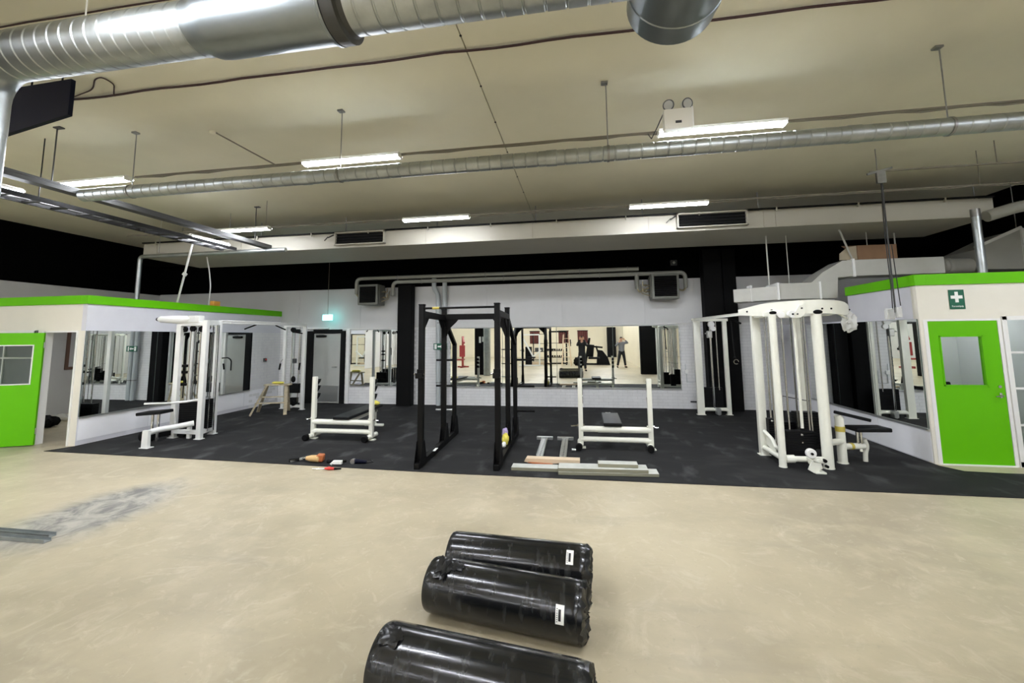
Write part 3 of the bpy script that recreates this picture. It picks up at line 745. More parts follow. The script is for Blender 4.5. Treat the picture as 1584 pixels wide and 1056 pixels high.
put('pipe_clamp', MB().rings([(-3.83, 10.95, 2.2), (-3.83, 10.95, 2.23)], .07, 14).rings([(-3.83, 10.95, .6), (-3.83, 10.95, .63)], .07, 14), M_galvd, t)
t = thing('wall_pipe', 'right one of the twin vertical grey pipes, beside the long mirror', 'pipe', (-3.67, 10.95, 0))
put('pipe_run', MB().tube([(-3.67, 10.95, 3.36), (-3.67, 10.95, .012)], .062, 14), M_vpipe, t)
put('pipe_clamp', MB().rings([(-3.67, 10.95, 2.2), (-3.67, 10.95, 2.23)], .07, 14).rings([(-3.67, 10.95, .6), (-3.67, 10.95, .63)], .07, 14), M_galvd, t)
t = thing('exit_sign', 'small green escape sign fixed across the twin wall pipes', 'sign', (-3.76, 10.87, 1.49))
put('sign_board', MB().box(-3.95, -3.57, 10.872, 10.884, 1.49, 1.66), M_signg, t)
q = MB(); q.box(-3.925, -3.86, 10.867, 10.872, 1.51, 1.64); q.prism([(-3.83, 1.555), (-3.74, 1.555), (-3.74, 1.53), (-3.69, 1.575), (-3.74, 1.62), (-3.74, 1.595), (-3.83, 1.595)], 1, 10.867, 10.872); q.box(-3.665, -3.62, 10.867, 10.872, 1.51, 1.64)
put('pictogram', q, M_signw, t)
t = thing('lit_exit_sign', 'small glowing turquoise exit sign hanging above the grey door', 'sign', (-7.05, 10.75, 2.33))
put('sign_box', MB().box(-7.18, -6.9, 10.74, 10.80, 2.33, 2.49, .006), M_exit, t)
q = MB(); q.sphere((-7.07, 10.735, 2.455), .014, (1, .4, 1)); q.bar((-7.08, 10.735, 2.44), (-7.05, 10.735, 2.40), .02, .008); q.bar((-7.05, 10.735, 2.40), (-7.02, 10.735, 2.35), .014, .008); q.bar((-7.06, 10.735, 2.40), (-7.10, 10.735, 2.36), .014, .008); q.bar((-7.10, 10.735, 2.43), (-7.03, 10.735, 2.43), .01, .008); q.box(-6.99, -6.94, 10.733, 10.74, 2.35, 2.47)
put('pictogram', q, M_exitp, t)
put('hanger_rod', MB().cyl((-7.04, 10.77, 2.49), (-7.04, 10.77, 4.05), .006, 6), M_rail, t)
t = thing('sensor_box', 'small grey sensor on the black band above the right fan heater', 'sensor', (2.35, 10.9, 3.55))
put('casing', MB().box(2.27, 2.43, 10.93, 11.02, 3.56, 3.7, .01), M_dgrey, t); put('lens', MB().sphere((2.35, 10.92, 3.63), .035), M_alu, t)
t = thing('socket_trunking', 'white socket box with thin conduits on the brick beside the small cable tower', 'socket', (2.62, 11.03, .18))
put('socket_box', MB().box(2.5, 2.58, 11.02, D - .005, .86, .95, .006), M_trim, t); put('conduit', MB().tube([(2.54, 11.05, .86), (2.54, 11.05, .66), (2.74, 11.05, .66), (2.74, 11.05, .95)], .009, 6).tube([(2.52, 11.05, .95), (2.52, 11.05, 1.1)], .007, 6), M_vpipe, t)
put('lower_clip', MB().box(2.6, 2.78, 11.04, D - .004, .17, .2), M_dgrey, t)
t = thing('wall_switch', 'small black and red switch on the white brick beside the left mirrors', 'switch', (XL + .04, 10.45, 1.2))
put('switch_box', MB().box(XL + .008, XL + .06, 10.42, 10.5, 1.2, 1.3, .006), M_dgrey, t); put('red_button', MB().cyl((XL + .06, 10.46, 1.26), (XL + .08, 10.46, 1.26), .022, 12), M_tredd, t)

# ------------------------------------------------------------------ upper left pipes, rod, orange box
t = thing('bent_pipe', 'grey pipe bending down to the left office roof in front of the bulkhead', 'pipe', (-9.9, 7.9, 2.56))
put('pipe_run', MB().tube([(-6.2, 7.9, 3.722), (-9.9, 7.9, 3.722), (-9.9, 7.9, 2.561)], .045, 14, .1), M_galv, t)
put('hanger_rod', MB().cyl((-7.6, 7.9, 3.78), (-7.6, 7.9, ZC), .006, 6).cyl((-9.4, 7.9, 3.78), (-9.4, 7.9, ZC), .006, 6), M_galvd, t)
t = thing('leaning_conduit', 'white conduit leaning from the left office roof up to the cable ladder', 'pipe', (-8.78, 7.86, 2.64))
put('pipe_run', MB().tube([(-8.78, 7.86, 2.636), (-8.3, 7.55, 3.2), (-7.78, 7.22, 3.86)], .02, 10), M_trim, t)
put('clip', MB().obox((-8.29, 7.545, 3.21), (.06, .06, .06), (0, .7, 0)), M_trim, t)
single('white_cable', MB().tube([(-8.5, 8.25, 3.726), (-8.46, 8.3, 3.4), (-8.5, 8.4, 3.05), (-8.62, 8.5, 2.8), (-8.75, 8.62, 2.636)], .012, 8, .1), M_trim, 'thin white cable hanging onto the left green fascia beside an orange box', 'cable')
t = thing('orange_box', 'small orange box lying on the edge of the left office roof', 'box', (-8.82, 8.85, 2.635))
put('carton', MB().obox((-8.81, 8.86, 2.695), (.10, .2, .115), (0, 0, .05), .004), M_orange, t); put('flap', MB().obox((-8.81, 8.86, 2.757), (.102, .2, .006), (0, .06, .05)), M_cardg, t)

# ------------------------------------------------------------------ upper right ducts, box, rods
t = thing('rectangular_duct', 'white boxy ventilation duct stepping up behind the right office fascia', 'duct', (4.4, 8.9, 2.46))
q = MB(); q.prism([(3.72, 8.62), (4.70, 8.62), (4.70, 9.1), (3.72, 9.1)], 2, 2.465, 2.765); put('duct_section', q, M_duct, t)
q = MB(); q.prism([(3.08, 9.1), (3.715, 8.62), (3.715, 9.1), (3.3, 9.5)], 2, 2.46, 2.72); put('angled_section', q, M_duct, t)
q = MB()
for x in (3.70, 3.34, 4.42): q.box(x, x + .03, 8.6 if x > 3.6 else 8.9, 9.11, 2.45, 2.78)
put('flange', q, M_trim, t)
q = MB(); q.prism([(4.30, 2.765), (4.72, 2.465), (4.76, 2.85), (5.02, 2.87), (5.02, 3.17), (4.86, 3.165), (4.5, 2.95)], 1, 8.63, 9.08); put('sloping_section', q, M_duct, t)
put('duct_section', MB().box(5.05, 6.5, 8.62, 9.05, 2.87, 3.17, .004), M_duct, t)
put('flange', MB().box(5.01, 5.05, 8.6, 9.07, 2.85, 3.19), M_trim, t)
put('round_joint', MB().rings([(x, 8.84, 3.02) for x in (6.5, 6.56, 6.6, 6.64, 6.68, 6.72, 6.76, 7.06)], [.15, .15, .135, .15, .135, .15, .14, .14], 24), M_ductg, t)
q = MB(); q.cyl((4.0, 8.8, 2.765), (4.0, 8.8, 3.725), .008, 8).cyl((3.62, 8.75, 2.75), (3.62, 8.75, 3.725), .013, 8).cyl((5.4, 8.8, 3.17), (5.4, 8.8, 3.725), .007, 8).cyl((6.0, 9.0, 3.17), (6.0, 9.0, 3.725), .012, 8).tube([(5.05, 8.66, 3.17), (4.78, 8.5, 3.725)], .016, 8)
put('hanger_rod', q, M_duct, t)
t = thing('grey_plenum', 'large grey box duct with sloping top in the upper right corner', 'duct', (7.6, 9, 2.95))
q = MB(); q.prism([(7.05, 2.93), (8.25, 2.9), (8.25, 3.72), (7.75, 3.62), (7.05, 3.28)], 1, 8.7, 9.4); put('plenum_body', q, M_ductg, t)
put('flange', MB().bar((7.05, 8.69, 3.32), (7.8, 8.69, 3.66), .03, .05).box(7.78, 7.82, 8.67, 8.7, 2.93, 3.64), M_duct, t)
put('support_strap', MB().cyl((7.4, 9, 3.4), (7.4, 9, ZC), .008).cyl((8.0, 9, 3.6), (8.0, 9, ZC), .008), M_galvd, t)
t = thing('cardboard_box', 'open brown cardboard box on top of the white duct, under the bulkhead', 'box', (5.5, 8.84, 3.17))
q = MB()
for a in ((5.13, 5.78, 8.64, 8.65), (5.13, 5.78, 8.98, 8.99), (5.13, 5.14, 8.65, 8.98), (5.77, 5.78, 8.65, 8.98)): q.box(*a, 3.171, 3.44)
q.box(5.13, 5.78, 8.64, 8.99, 3.171, 3.18); put('carton', q, M_card, t)
put('side_flap', MB().prism([(5.13, 3.18), (5.13, 3.44), (4.98, 3.42), (4.84, 3.30), (4.83, 3.18)], 1, 8.66, 8.67), M_cardg, t)
put('flap', MB().bar((5.45, 8.99, 3.44), (5.45, 9.12, 3.53), .62, .006), M_card, t)
# galvanised post and pipe over the right office
t = thing('galvanised_pipe', 'bright galvanised pipe rising from the right office roof and turning away overhead', 'pipe', (6.2, 7.6, 2.56))
put('pipe_run', MB().tube([(6.15, 7.5, 2.561), (6.15, 7.5, 3.62)], .055, 16), M_galv, t); put('top_collar', MB().cyl((6.15, 7.5, 3.6), (6.15, 7.5, 3.724), .058, 16), M_galvd, t)
t = thing('overhead_pipe', 'thick grey pipe crossing the upper right corner beside the bulkhead', 'pipe', (7.4, 7.7, 3.7)); put('pipe_run', MB().tube([(6.5, 7.75, 3.66), (6.9, 7.7, 3.78), (HR - .01, 7.6, 3.92)], .09, 16, .1), M_ductg, t); put('hanger_rod', MB().cyl((7.3, 7.67, 3.82), (7.3, 7.67, ZC), .008, 6), M_galvd, t)
# suspended conduit with drop pole and socket box
t = thing('drop_pole', 'steel pole dropping from a ceiling bracket to a socket box before the right fascia', 'socket pole', (4.5, 6.95, 2.0))
put('conduit_rail', MB().box(4.40, HR - .01, 6.94, 6.965, 4.24, 4.26), M_rail, t)
put('bracket', MB().bar((4.36, 6.95, 4.21), (4.70, 6.95, 4.29), .03, .03).box(4.48, 4.60, 6.93, 6.97, 4.06, 4.24).cyl((4.5, 6.95, 4.24), (4.5, 6.95, ZC), .006), M_galvd, t)
put('pole', MB().box(4.54, 4.556, 6.945, 6.961, 2.1, 4.1), M_tray, t)
put('cable', MB().tube([(4.52, 6.93, 4.05), (4.50, 6.93, 3.2), (4.51, 6.93, 2.5), (4.50, 6.93, 2.12)], .007, 6).tube([(4.575, 6.93, 3.1), (4.585, 6.92, 2.6), (4.60, 6.92, 2.2)], .006, 6), M_cable, t)
put('socket_box', MB().box(4.40, 4.50, 6.89, 6.96, 2.0, 2.16, .008).box(4.54, 4.60, 6.89, 6.96, 2.03, 2.18, .008), M_plast, t)
put('socket_face', MB().box(4.415, 4.485, 6.884, 6.89, 2.02, 2.14), M_alu, t)
put('hanger_rod', MB().cyl((6.05, 6.95, 4.25), (6.05, 6.95, ZC), .006, 6).cyl((7.5, 6.95, 4.25), (7.5, 6.95, ZC), .006, 6), M_rail, t)

# ------------------------------------------------------------------ first aid sign
def text_part(name, s, size, loc, m_, parent, rot=(PI / 2, 0, 0), ext=.001):
    cu_ = bpy.data.curves.new(name, 'FONT'); cu_.body = s; cu_.size = size; cu_.align_x = 'CENTER'; cu_.align_y = 'CENTER'; cu_.extrude = ext; cu_.resolution_u = 2
    tmp = bpy.data.objects.new('tmp', cu_); COL.objects.link(tmp); bpy.context.view_layer.update()
    me = bpy.data.meshes.new_from_object(tmp.evaluated_get(bpy.context.evaluated_depsgraph_get())); bpy.data.objects.remove(tmp); me.materials.clear(); me.materials.append(m_)
    o = bpy.data.objects.new(name, me); COL.objects.link(o); o.parent = parent; o.location = Vector(loc) - WO[parent.name]; o.rotation_euler = rot; return o
t = thing('first_aid_sign', 'green first aid sign with white cross above the right green door', 'sign', (5.245, YR - .012, 2.13))
put('sign_board', MB().box(5.15, 5.34, YR - .010, YR - .001, 2.13, 2.405, .003), M_signg, t)
q = MB(); q.box(5.222, 5.262, YR - .013, YR - .010, 2.225, 2.375); q.box(5.17, 5.314, YR - .0132, YR - .0102, 2.278, 2.322); put('white_cross', q, M_signw, t)
text_part('lettering', 'Førstehjelp', .032, (5.245, YR - .012, 2.17), M_signw, t)

# ------------------------------------------------------------------ gym equipment helpers
def stack(mb, x0, x1, y0, y1, z0, z1, n):
    h = (z1 - z0) / n
    for i in range(n): mb.box(x0, x1, y0, y1, z0 + i * h + .0008, z0 + (i + 1) * h - .0008, .002)
    return mb
def post(x, y, h, w, d, parent, name='upright', m_=None, foot=True, z0=.008):
    q = MB().box(x - w / 2, x + w / 2, y - d / 2, y + d / 2, z0, h, .01, 2)
    if foot: q.box(x - w / 2 - .02, x + w / 2 + .02, y - d / 2 - .02, y + d / 2 + .02, z0, z0 + .012, .003)
    return put(name, q, m_, parent)

# ---- left multi tower
t = thing('multi_cable_tower', 'white four-station cable tower in front of the left mirrors, with seat', 'gym machine', (-7.3, 7.0, .008))
W_ = M_framew
post(-7.56, 6.87, 2.12, .105, .07, t, m_=W_); post(-6.96, 6.84, 2.18, .10, .07, t, m_=W_); post(-7.09, 7.25, 2.19, .10, .07, t, m_=W_); post(-7.72, 7.3, 2.12, .09, .07, t, m_=W_)
q = MB(); q.bar((-7.56, 6.87, 2.12), (-6.96, 6.84, 2.12), .06, .08, .008); q.bar((-6.96, 6.84, 2.14), (-7.10, 7.27, 2.14), .06, .08, .008); q.bar((-7.10, 7.27, 2.12), (-7.72, 7.3, 2.12), .06, .08, .008); q.bar((-7.72, 7.3, 2.12), (-7.56, 6.87, 2.12), .06, .08, .008)
put('top_frame', q, W_, t)
q = MB(); q.rings([(-7.98, 6.80, 2.215), (-7.93, 6.80, 2.215), (-7.6, 6.84, 2.20), (-7.3, 6.86, 2.20)], [.035, .06, .075, .07], 16); q.obox((-7.22, 6.86, 2.21), (.26, .12, .13), bev=.02, seg=2); q.cyl((-7.18, 6.79, 2.24), (-7.18, 6.78, 2.24), .02, 12)
put('pulldown_boom', q, W_, t); put('boom_cap', MB().sphere((-7.995, 6.80, 2.215), .035), M_rubberb, t)
q = MB()
for x, y in ((-7.40, 6.95), (-7.18, 6.95), (-7.30, 7.20), (-7.52, 7.18), (-6.98, 7.02), (-6.99, 7.16)): q.cyl((x, y, .1), (x, y, 2.1), .011, 8)
put('guide_rod', q, M_chrome, t)
put('weight_stack', stack(MB(), -7.50, -7.08, 6.90, 7.02, .14, .66, 15), M_plate, t)
put('weight_stack', stack(MB(), -7.62, -7.24, 7.14, 7.26, .14, .55, 12), M_plate, t)
put('weight_stack', stack(MB(), -7.05, -6.975, 6.93, 7.12, .16, .70, 14), M_plate, t)
q = MB()
for x, y in ((-7.29, 6.93), (-7.26, 6.97), (-7.45, 7.16), (-6.97, 7.1), (-7.62, 6.95)): q.cyl((x, y, .6), (x, y, 2.1), .005, 6)
put('cable', q, M_cable, t)
q = MB()
for x, z in ((-7.50, 2.02), (-7.32, 2.03), (-7.12, 2.02), (-7.0, 2.05)): q.cyl((x, 6.89, z), (x, 6.93, z), .055, 16); q.cyl((x, 6.88, z), (x, 6.94, z), .015, 8)
put('pulley', q, M_rubberb, t)
q = MB()
for z in (1.30, 1.18, .95): q.box(-7.58, -7.44, 6.94, 6.99, z, z + .05, .006)
q.cyl((-7.5, 6.96, .72), (-7.5, 6.96, 1.55), .01, 8); put('carriage', q, M_blk, t)
put('arm_bar', MB().tube([(-7.82, 6.52, .675), (-7.5, 6.66, .67), (-7.2, 6.78, .69), (-6.99, 6.86, .72)], .02, 10).obox((-7.62, 6.6, .675), (.36, .05, .03), (0, 0, .4), .01), W_, t)
q = MB(); q.obox((-7.56, 6.5, .535), (.46, .28, .055), (0, R(-4), .12), .022, 3); put('seat_pad', q, M_pad, t)
q = MB(); q.cyl((-7.62, 6.52, .2), (-7.62, 6.52, .51), .022, 10); q.cyl((-7.53, 6.55, .2), (-7.53, 6.55, .51), .022, 10); q.cyl((-7.60, 6.6, .01), (-7.60, 6.6, .25), .025, 10)
put('seat_post', q, M_chrome, t)
q = MB(); q.tube([(-7.31, 6.17, .25), (-7.30, 6.35, .27), (-7.22, 6.6, .27), (-7.05, 6.8, .30)], .048, 12); q.prism([(-7.37, .008), (-7.24, .008), (-7.25, .30), (-7.36, .30)], 1, 6.14, 6.19); q.box(-7.39, -7.22, 6.12, 6.24, .008, .02, .003)
put('row_boom', q, W_, t)
q = MB(); q.bar((-7.56, 6.87, .13), (-6.96, 6.84, .13), .06, .08, .01); q.bar((-7.72, 7.3, .13), (-7.10, 7.27, .13), .06, .08, .01); q.bar((-7.2, 6.86, .01), (-7.2, 6.86, .28), .07, .05, .005); q.bar((-6.96, 6.84, .13), (-7.10, 7.27, .13), .05, .07, .01)
put('base_frame', q, W_, t)
q = MB(); q.rings([(-7.86, 6.56, .105), (-7.85, 6.56, .105), (-7.66, 6.58, .105), (-7.65, 6.58, .105)], [.05, .09, .09, .05], 18); q.bar((-7.68, 6.6, .12), (-7.58, 6.86, .12), .05, .10, .01)
put('foot_roller', q, M_rubberb, t)
put('cam_pulley', MB().cyl((-7.38, 6.86, .10), (-7.38, 6.91, .10), .085, 20), M_rubberb, t, label='black lower pulley disc')
q = MB(); q.tube([(-7.05, 7.32, 1.45), (-6.98, 7.4, 1.46), (-6.95, 7.45, 1.40), (-6.95, 7.45, 1.2)], .012, 8, .05); put('row_handle', q, M_rubberb, t)
# crossover beam: belongs to the tower pair, spans to the far tower
put('crossover_beam', MB().bar((-7.10, 7.27, 2.165), (-7.15, 9.96, 2.19), .05, .06, .006), W_, t)
for y, s_ in ((8.25, 1), (8.85, -1)):
    put('pull_up_grip', MB().tube([(-7.12, y, 2.14), (-7.18 if s_ > 0 else -7.05, y - .25 * s_, 2.04)], .016, 8), M_rubberb, t)
# ---- far left cable column
t = thing('cable_column', 'slim white cable tower standing against the back wall left of the grey door', 'gym machine', (-7.45, 10.05, .008))
post(-7.80, 10.08, 2.19, .075, .07, t, m_=W_); post(-7.16, 9.98, 2.21, .085, .07, t, m_=W_); post(-7.64, 10.16, 2.16, .05, .05, t, m_=W_)
put('top_frame', MB().bar((-7.80, 10.08, 2.16), (-7.16, 9.99, 2.175), .06, .06, .006), W_, t)
put('base_frame', MB().bar((-7.80, 10.08, .09), (-7.16, 9.98, .09), .06, .07, .01), W_, t)
q = MB()
for x in (-7.58, -7.36): q.cyl((x, 10.06, .1), (x, 10.06, 2.14), .011, 8)
put('guide_rod', q, M_chrome, t)
put('weight_stack', stack(MB(), -7.66, -7.28, 9.98, 10.12, .42, .66, 8), M_plate, t)
put('weight_stack', stack(MB(), -7.56, -7.36, 9.99, 10.11, .12, .30, 5), M_plate, t, label='black lower plates')
put('cable', MB().cyl((-7.47, 10.02, .7), (-7.47, 10.02, 2.1), .006, 6).cyl((-7.25, 9.96, .9), (-7.25, 9.96, 2.05), .005, 6), M_cable, t)
put('stack_selector', MB().sphere((-7.47, 10.02, .77), .065, (1, .6, 1.3)), M_rubberb, t)
put('pulley', MB().cyl((-7.50, 9.95, 2.06), (-7.50, 10.02, 2.06), .06, 16).cyl((-7.36, 9.95, 2.02), (-7.36, 10.02, 2.02), .055, 16).cyl((-7.40, 9.95, .16), (-7.40, 10.0, .16), .06, 16).bar((-7.5, 9.95, 2.0), (-7.2, 9.95, 1.96), .02, .03), M_rubberb, t)
put('adjuster', MB().obox((-7.42, 9.97, 1.25), (.1, .06, .12), bev=.01), M_dgrey, t)
put('hand_grip', MB().cyl((-7.88, 10.0, 1.02), (-7.85, 10.0, 1.18), .022, 10).cyl((-7.26, 9.94, 1.02), (-7.24, 9.94, 1.2), .022, 10).cyl((-7.87, 10.0, 1.18), (-7.82, 10.05, 1.3), .005, 6), M_rubberb, t)

# ---- right multi tower
I_ = M_frame
t = thing('cable_jungle_tower', 'large ivory multi-station cable tower with curved top beam on the right', 'gym machine', (3.1, 6.7, .008))
def rpost(x, y, h, r, name='upright'):
    return put(name, MB().rings([(x, y, .008), (x, y, .02), (x, y, .021), (x, y, h)], [r * 1.08, r * 1.08, r, r], 20), I_, t)
post(2.66, 7.02, 2.12, .115, .08, t, m_=I_); rpost(2.66, 6.42, 2.10, .047); q = rpost(3.225, 6.43, 2.10, .066); post(3.30, 7.1, 2.12, .09, .07, t, m_=I_)
# curved fascia beam
q = MB(); n = 22; fr, bk = [], []
for i in range(n + 1):
    u = i / n; x = 2.42 + u * 1.52; y = 6.95 - .58 * math.sin(PI * u) ** .8; zc = 2.145 + .035 * math.sin(PI * u); hh = .045 + .05 * min(1, math.sin(PI * u) * 2.2)
    fr.append([(x, y, zc - hh), (x, y, zc + hh)]); bk.append([(x, y + .05, zc - hh), (x, y + .05, zc + hh)])
V = [[q.b.verts.new(p) for p in (f[0], f[1], g[1], g[0])] for f, g in zip(fr, bk)]
for i in range(n):
    for k in range(4): q.b.faces.new((V[i][k], V[i][(k + 1) % 4], V[i + 1][(k + 1) % 4], V[i + 1][k]))
q.b.faces.new(V[0][::-1]); q.b.faces.new(V[-1]); put('curved_top_beam', q, I_, t)
q = MB()
for u in (.045, .2, .57, .66, .955):
    x = 2.42 + u * 1.52; y = 6.95 - .58 * math.sin(PI * u) ** .8; q.cyl((x, y - .008, 2.15), (x, y + .01, 2.15), .013, 10)
put('bolt', q, M_blk, t)
q = MB()
for i in range(9): q.obox((2.56 + i * .018, 6.80 - i * .0105, 2.165), (.011, .004, .016), (0, 0, -.5))
put('faded_print', q, M_dgrey, t)
put('top_frame', MB().bar((2.66, 7.02, 2.09), (3.30, 7.1, 2.09), .06, .06, .006).bar((2.66, 6.45, 2.09), (2.66, 7.0, 2.09), .05, .05, .005).bar((3.22, 6.5, 2.09), (3.30, 7.1, 2.09), .05, .05, .005).bar((2.66, 6.5, 2.12), (3.22, 6.5, 2.12), .05, .05, .005), I_, t)
q = MB(); q.rings([(2.66, 6.375, 2.115), (2.66, 6.365, 2.125)], [.046, .044], 20); q.rings([(3.225, 6.365, 2.115), (3.225, 6.355, 2.125)], [.062, .06], 20)
put('tube_cap', MB().sphere((2.66, 6.385, 2.105), .05, (1, .5, .5), 16, 8).sphere((3.225, 6.375, 2.105), .062, (1, .5, .5), 16, 8), M_rubberb, t); q.b.free()
# cam pulleys in the top
q = MB(); q.prism([(2.99, 2.20), (3.06, 2.215), (3.08, 2.16), (3.05, 2.07), (3.00, 2.03), (2.93, 2.03), (2.91, 2.07), (2.95, 2.13)], 1, 6.36, 6.40); put('cam_plate', q, I_, t)
q = MB(); q.cyl((2.90, 6.36, 2.08), (2.90, 6.42, 2.08), .05, 20); q.cyl((2.78, 6.42, 2.08), (2.78, 6.47, 2.08), .05, 20); put('pulley', q, M_trim, t)
put('pulley_axle', MB().cyl((2.90, 6.345, 2.08), (2.90, 6.37, 2.08), .012, 10).cyl((2.96, 6.345, 2.08), (2.96, 6.37, 2.08), .010, 10).cyl((3.02, 6.345, 2.16), (3.02, 6.37, 2.16), .010, 10), M_blk, t)
q = MB()
for x, y in ((2.88, 6.66), (3.14, 6.66), (2.76, 6.94), (2.84, 6.94), (3.0, 6.95), (3.06, 6.80), (3.18, 6.95), (3.24, 6.8), (2.95, 7.05), (3.38, 7.18), (2.73, 6.75)): q.cyl((x, y, .12), (x, y, 2.09), .012, 10)
put('guide_rod', q, M_chrome, t)
put('lift_rod', MB().cyl((3.0, 6.56, .5), (3.0, 6.56, 2.05), .02, 12), I_, t)
q = MB()
for x, y, z in ((2.98, 6.62, .5), (2.80, 6.9, .6), (3.3, 6.95, .65), (3.1, 6.75, .7), (2.7, 6.6, .3)): q.cyl((x, y, z), (x, y, 2.08), .005, 6)
q.tube([(2.9, 6.85, .9), (3.1, 6.8, .86), (3.25, 6.85, .83)], .006, 6); put('cable', q, M_cable, t)
put('weight_stack', stack(MB(), 2.80, 3.17, 6.60, 6.72, .09, .45, 11), M_plate, t)
put('weight_stack', stack(MB(), 2.70, 2.90, 6.88, 7.02, .16, .56, 12), M_plate, t)
put('weight_stack', stack(MB(), 3.08, 3.40, 6.90, 7.04, .14, .66, 14), M_plate, t)
put('weight_stack', stack(MB(), 2.93, 3.10, 6.98, 7.10, .12, .50, 10), M_plate, t)
put('selector_knob', MB().sphere((3.0, 6.59, .40), .022).cyl((3.0, 6.6, .30), (3.0, 6.58, .30), .01, 8).sphere((2.74, 6.87, .53), .02), M_chrome, t)
put('base_frame', MB().tube([(2.66, 6.42, .12), (2.76, 6.41, .12), (3.22, 6.43, .12)], .038, 12).tube([(2.66, 6.42, .12), (2.66, 7.0, .12)], .036, 12).bar((2.66, 7.0, .12), (3.30, 7.1, .12), .06, .07, .01).tube([(2.70, 6.41, .12), (2.80, 6.40, .125)], .052, 12), I_, t)
q = MB(); q.tube([(2.67, 6.98, .36), (2.70, 6.80, .28), (2.66, 6.6, .22), (2.66, 6.47, .24)], .028, 10); q.prism([(6.7, .12), (6.98, .18), (6.98, .34), (6.8, .26), (6.62, .22)], 0, 2.685, 2.70); put('side_bracket', q, I_, t)
# low pulley unit in front
q = MB(); q.prism([(2.90, .14), (3.02, .14), (3.02, .10), (2.98, .02), (2.93, .008), (2.86, .05)], 1, 6.18, 6.20); q.prism([(2.90, .14), (3.06, .14), (3.08, .04), (3.0, .008), (2.97, .008)], 1, 6.28, 6.30); q.box(2.93, 3.06, 6.15, 6.32, .008, .03, .004); q.obox((3.02, 6.22, .16), (.12, .09, .05), (0, .2, .2), .008); q.obox((2.99, 6.32, .13), (.1, .16, .06), (0, 0, 0), .01)
put('low_pulley_bracket', q, I_, t)
q = MB(); q.rings([(2.93, y, .245) for y in (6.21, 6.215, 6.26, 6.265)], [.055, .06, .06, .055], 24); put('pulley', q, M_trim, t); put('pulley_axle', MB().cyl((2.93, 6.19, .245), (2.93, 6.22, .245), .016, 12).cyl((3.06, 6.16, .17), (3.06, 6.2, .17), .022, 12).cyl((3.08, 6.16, .10), (3.08, 6.2, .10), .018, 12), M_blk, t)
# seat arm
q = MB(); q.rings([(3.30, 6.55, .31), (3.55, 6.70, .31)], .042, 14); put('seat_arm', q, I_, t)
q = MB(); q.rings([(3.55, 6.71, .008), (3.55, 6.71, .02), (3.55, 6.71, .021), (3.55, 6.71, .62), (3.53, 6.71, .66)], [.068, .068, .058, .055, .045], 18); put('seat_column', q, I_, t)
put('tape_band', MB().rings([(3.55, 6.71, .44), (3.55, 6.71, .51)], .060, 18), M_tape, t, label='yellow tape wrapped round the seat column')
q = MB(); q.rings([(3.56, 6.71, .235), (3.88, 6.80, .225)], .043, 14); put('seat_beam', q, I_, t)
put('tape_band', MB().rings([(3.67, 6.741, .232), (3.71, 6.752, .231)], .047, 16), M_tape, t, label='yellow tape on the lower seat tube')
put('seat_pad', MB().obox((3.735, 6.74, .645), (.42, .16, .045), (0, R(14), .15), .02, 3), M_pad, t, label='black slanted thigh pad')
put('seat_pad', MB().obox((3.93, 6.76, .475), (.46, .26, .055), (0, 0, .1), .024, 3), M_pad, t)
put('seat_post', MB().cyl((3.80, 6.78, .24), (3.80, 6.78, .46), .02, 12).cyl((3.85, 6.79, .24), (3.85, 6.79, .46), .018, 12), M_chrome, t)
put('front_foot', MB().tube([(3.90, 6.82, .32), (3.94, 6.83, .22), (3.91, 6.83, .13), (3.91, 6.84, .009)], .03, 12, .06).cyl((3.80, 6.72, .20), (3.80, 6.72, .17), .018, 10), I_, t)
# high arm of the tower
put('pulldown_arm', MB().tube([(3.24, 6.5, 2.06), (3.5, 6.65, 2.07), (3.66, 6.75, 2.10), (3.86, 6.8, 2.0)], .013, 8), I_, t)
q = MB(); random.seed(5)
bm_ = q.b; vs = bmesh.ops.create_icosphere(bm_, subdivisions=3, radius=1)['verts']
for v in vs:
    k = 1 + .75 * (random.random() - .5); v.co = Vector((3.85 + v.co.x * .085 * k, 6.80 + v.co.y * .06 * k, 1.965 + v.co.z * .12 * k * (1.1 - .3 * v.co.x)))
tag(put('plastic_bag', q, M_plast), 'crumpled clear plastic wrap hanging at the right end of the curved beam', 'plastic wrap')
# ---- small right cable column
t = thing('cable_column', 'slim ivory cable tower in front of the paired black columns', 'gym machine', (2.95, 10.3, .008))
post(2.64, 10.30, 2.13, .15, .08, t, m_=I_); post(3.25, 10.33, 2.12, .09, .07, t, m_=I_)
put('top_frame', MB().bar((2.56, 10.30, 2.15), (3.32, 10.33, 2.15), .06, .05, .006), I_, t)
put('crossover_beam', MB().bar((2.60, 10.26, 2.165), (2.62, 7.08, 2.14), .05, .05, .006).cyl((2.53, 10.28, 2.165), (2.60, 10.28, 2.165), .025, 10), I_, t)
put('base_frame', MB().tube([(2.68, 10.30, .10), (2.74, 10.30, .13), (3.18, 10.32, .13), (3.23, 10.33, .10)], .04, 12), I_, t)
put('guide_rod', MB().cyl((2.93, 10.30, .10), (2.93, 10.30, 2.13), .022, 12).cyl((3.08, 10.38, .55), (3.08, 10.38, 2.13), .012, 10), M_chrome, t)
put('weight_stack', stack(MB(), 2.76, 3.16, 10.40, 10.55, .13, .60, 14), M_plate, t)
put('pulley', MB().cyl((2.95, 10.24, 2.05), (2.95, 10.30, 2.05), .07, 20).cyl((2.99, 10.24, 1.95), (2.99, 10.30, 1.95), .055, 20), M_trim, t, label='pale upper pulley wheel')
put('carriage', MB().obox((2.90, 10.26, 1.82), (.1, .1, .16), bev=.01).cyl((2.80, 10.24, 1.84), (2.92, 10.24, 1.84), .015, 8), M_alu, t)
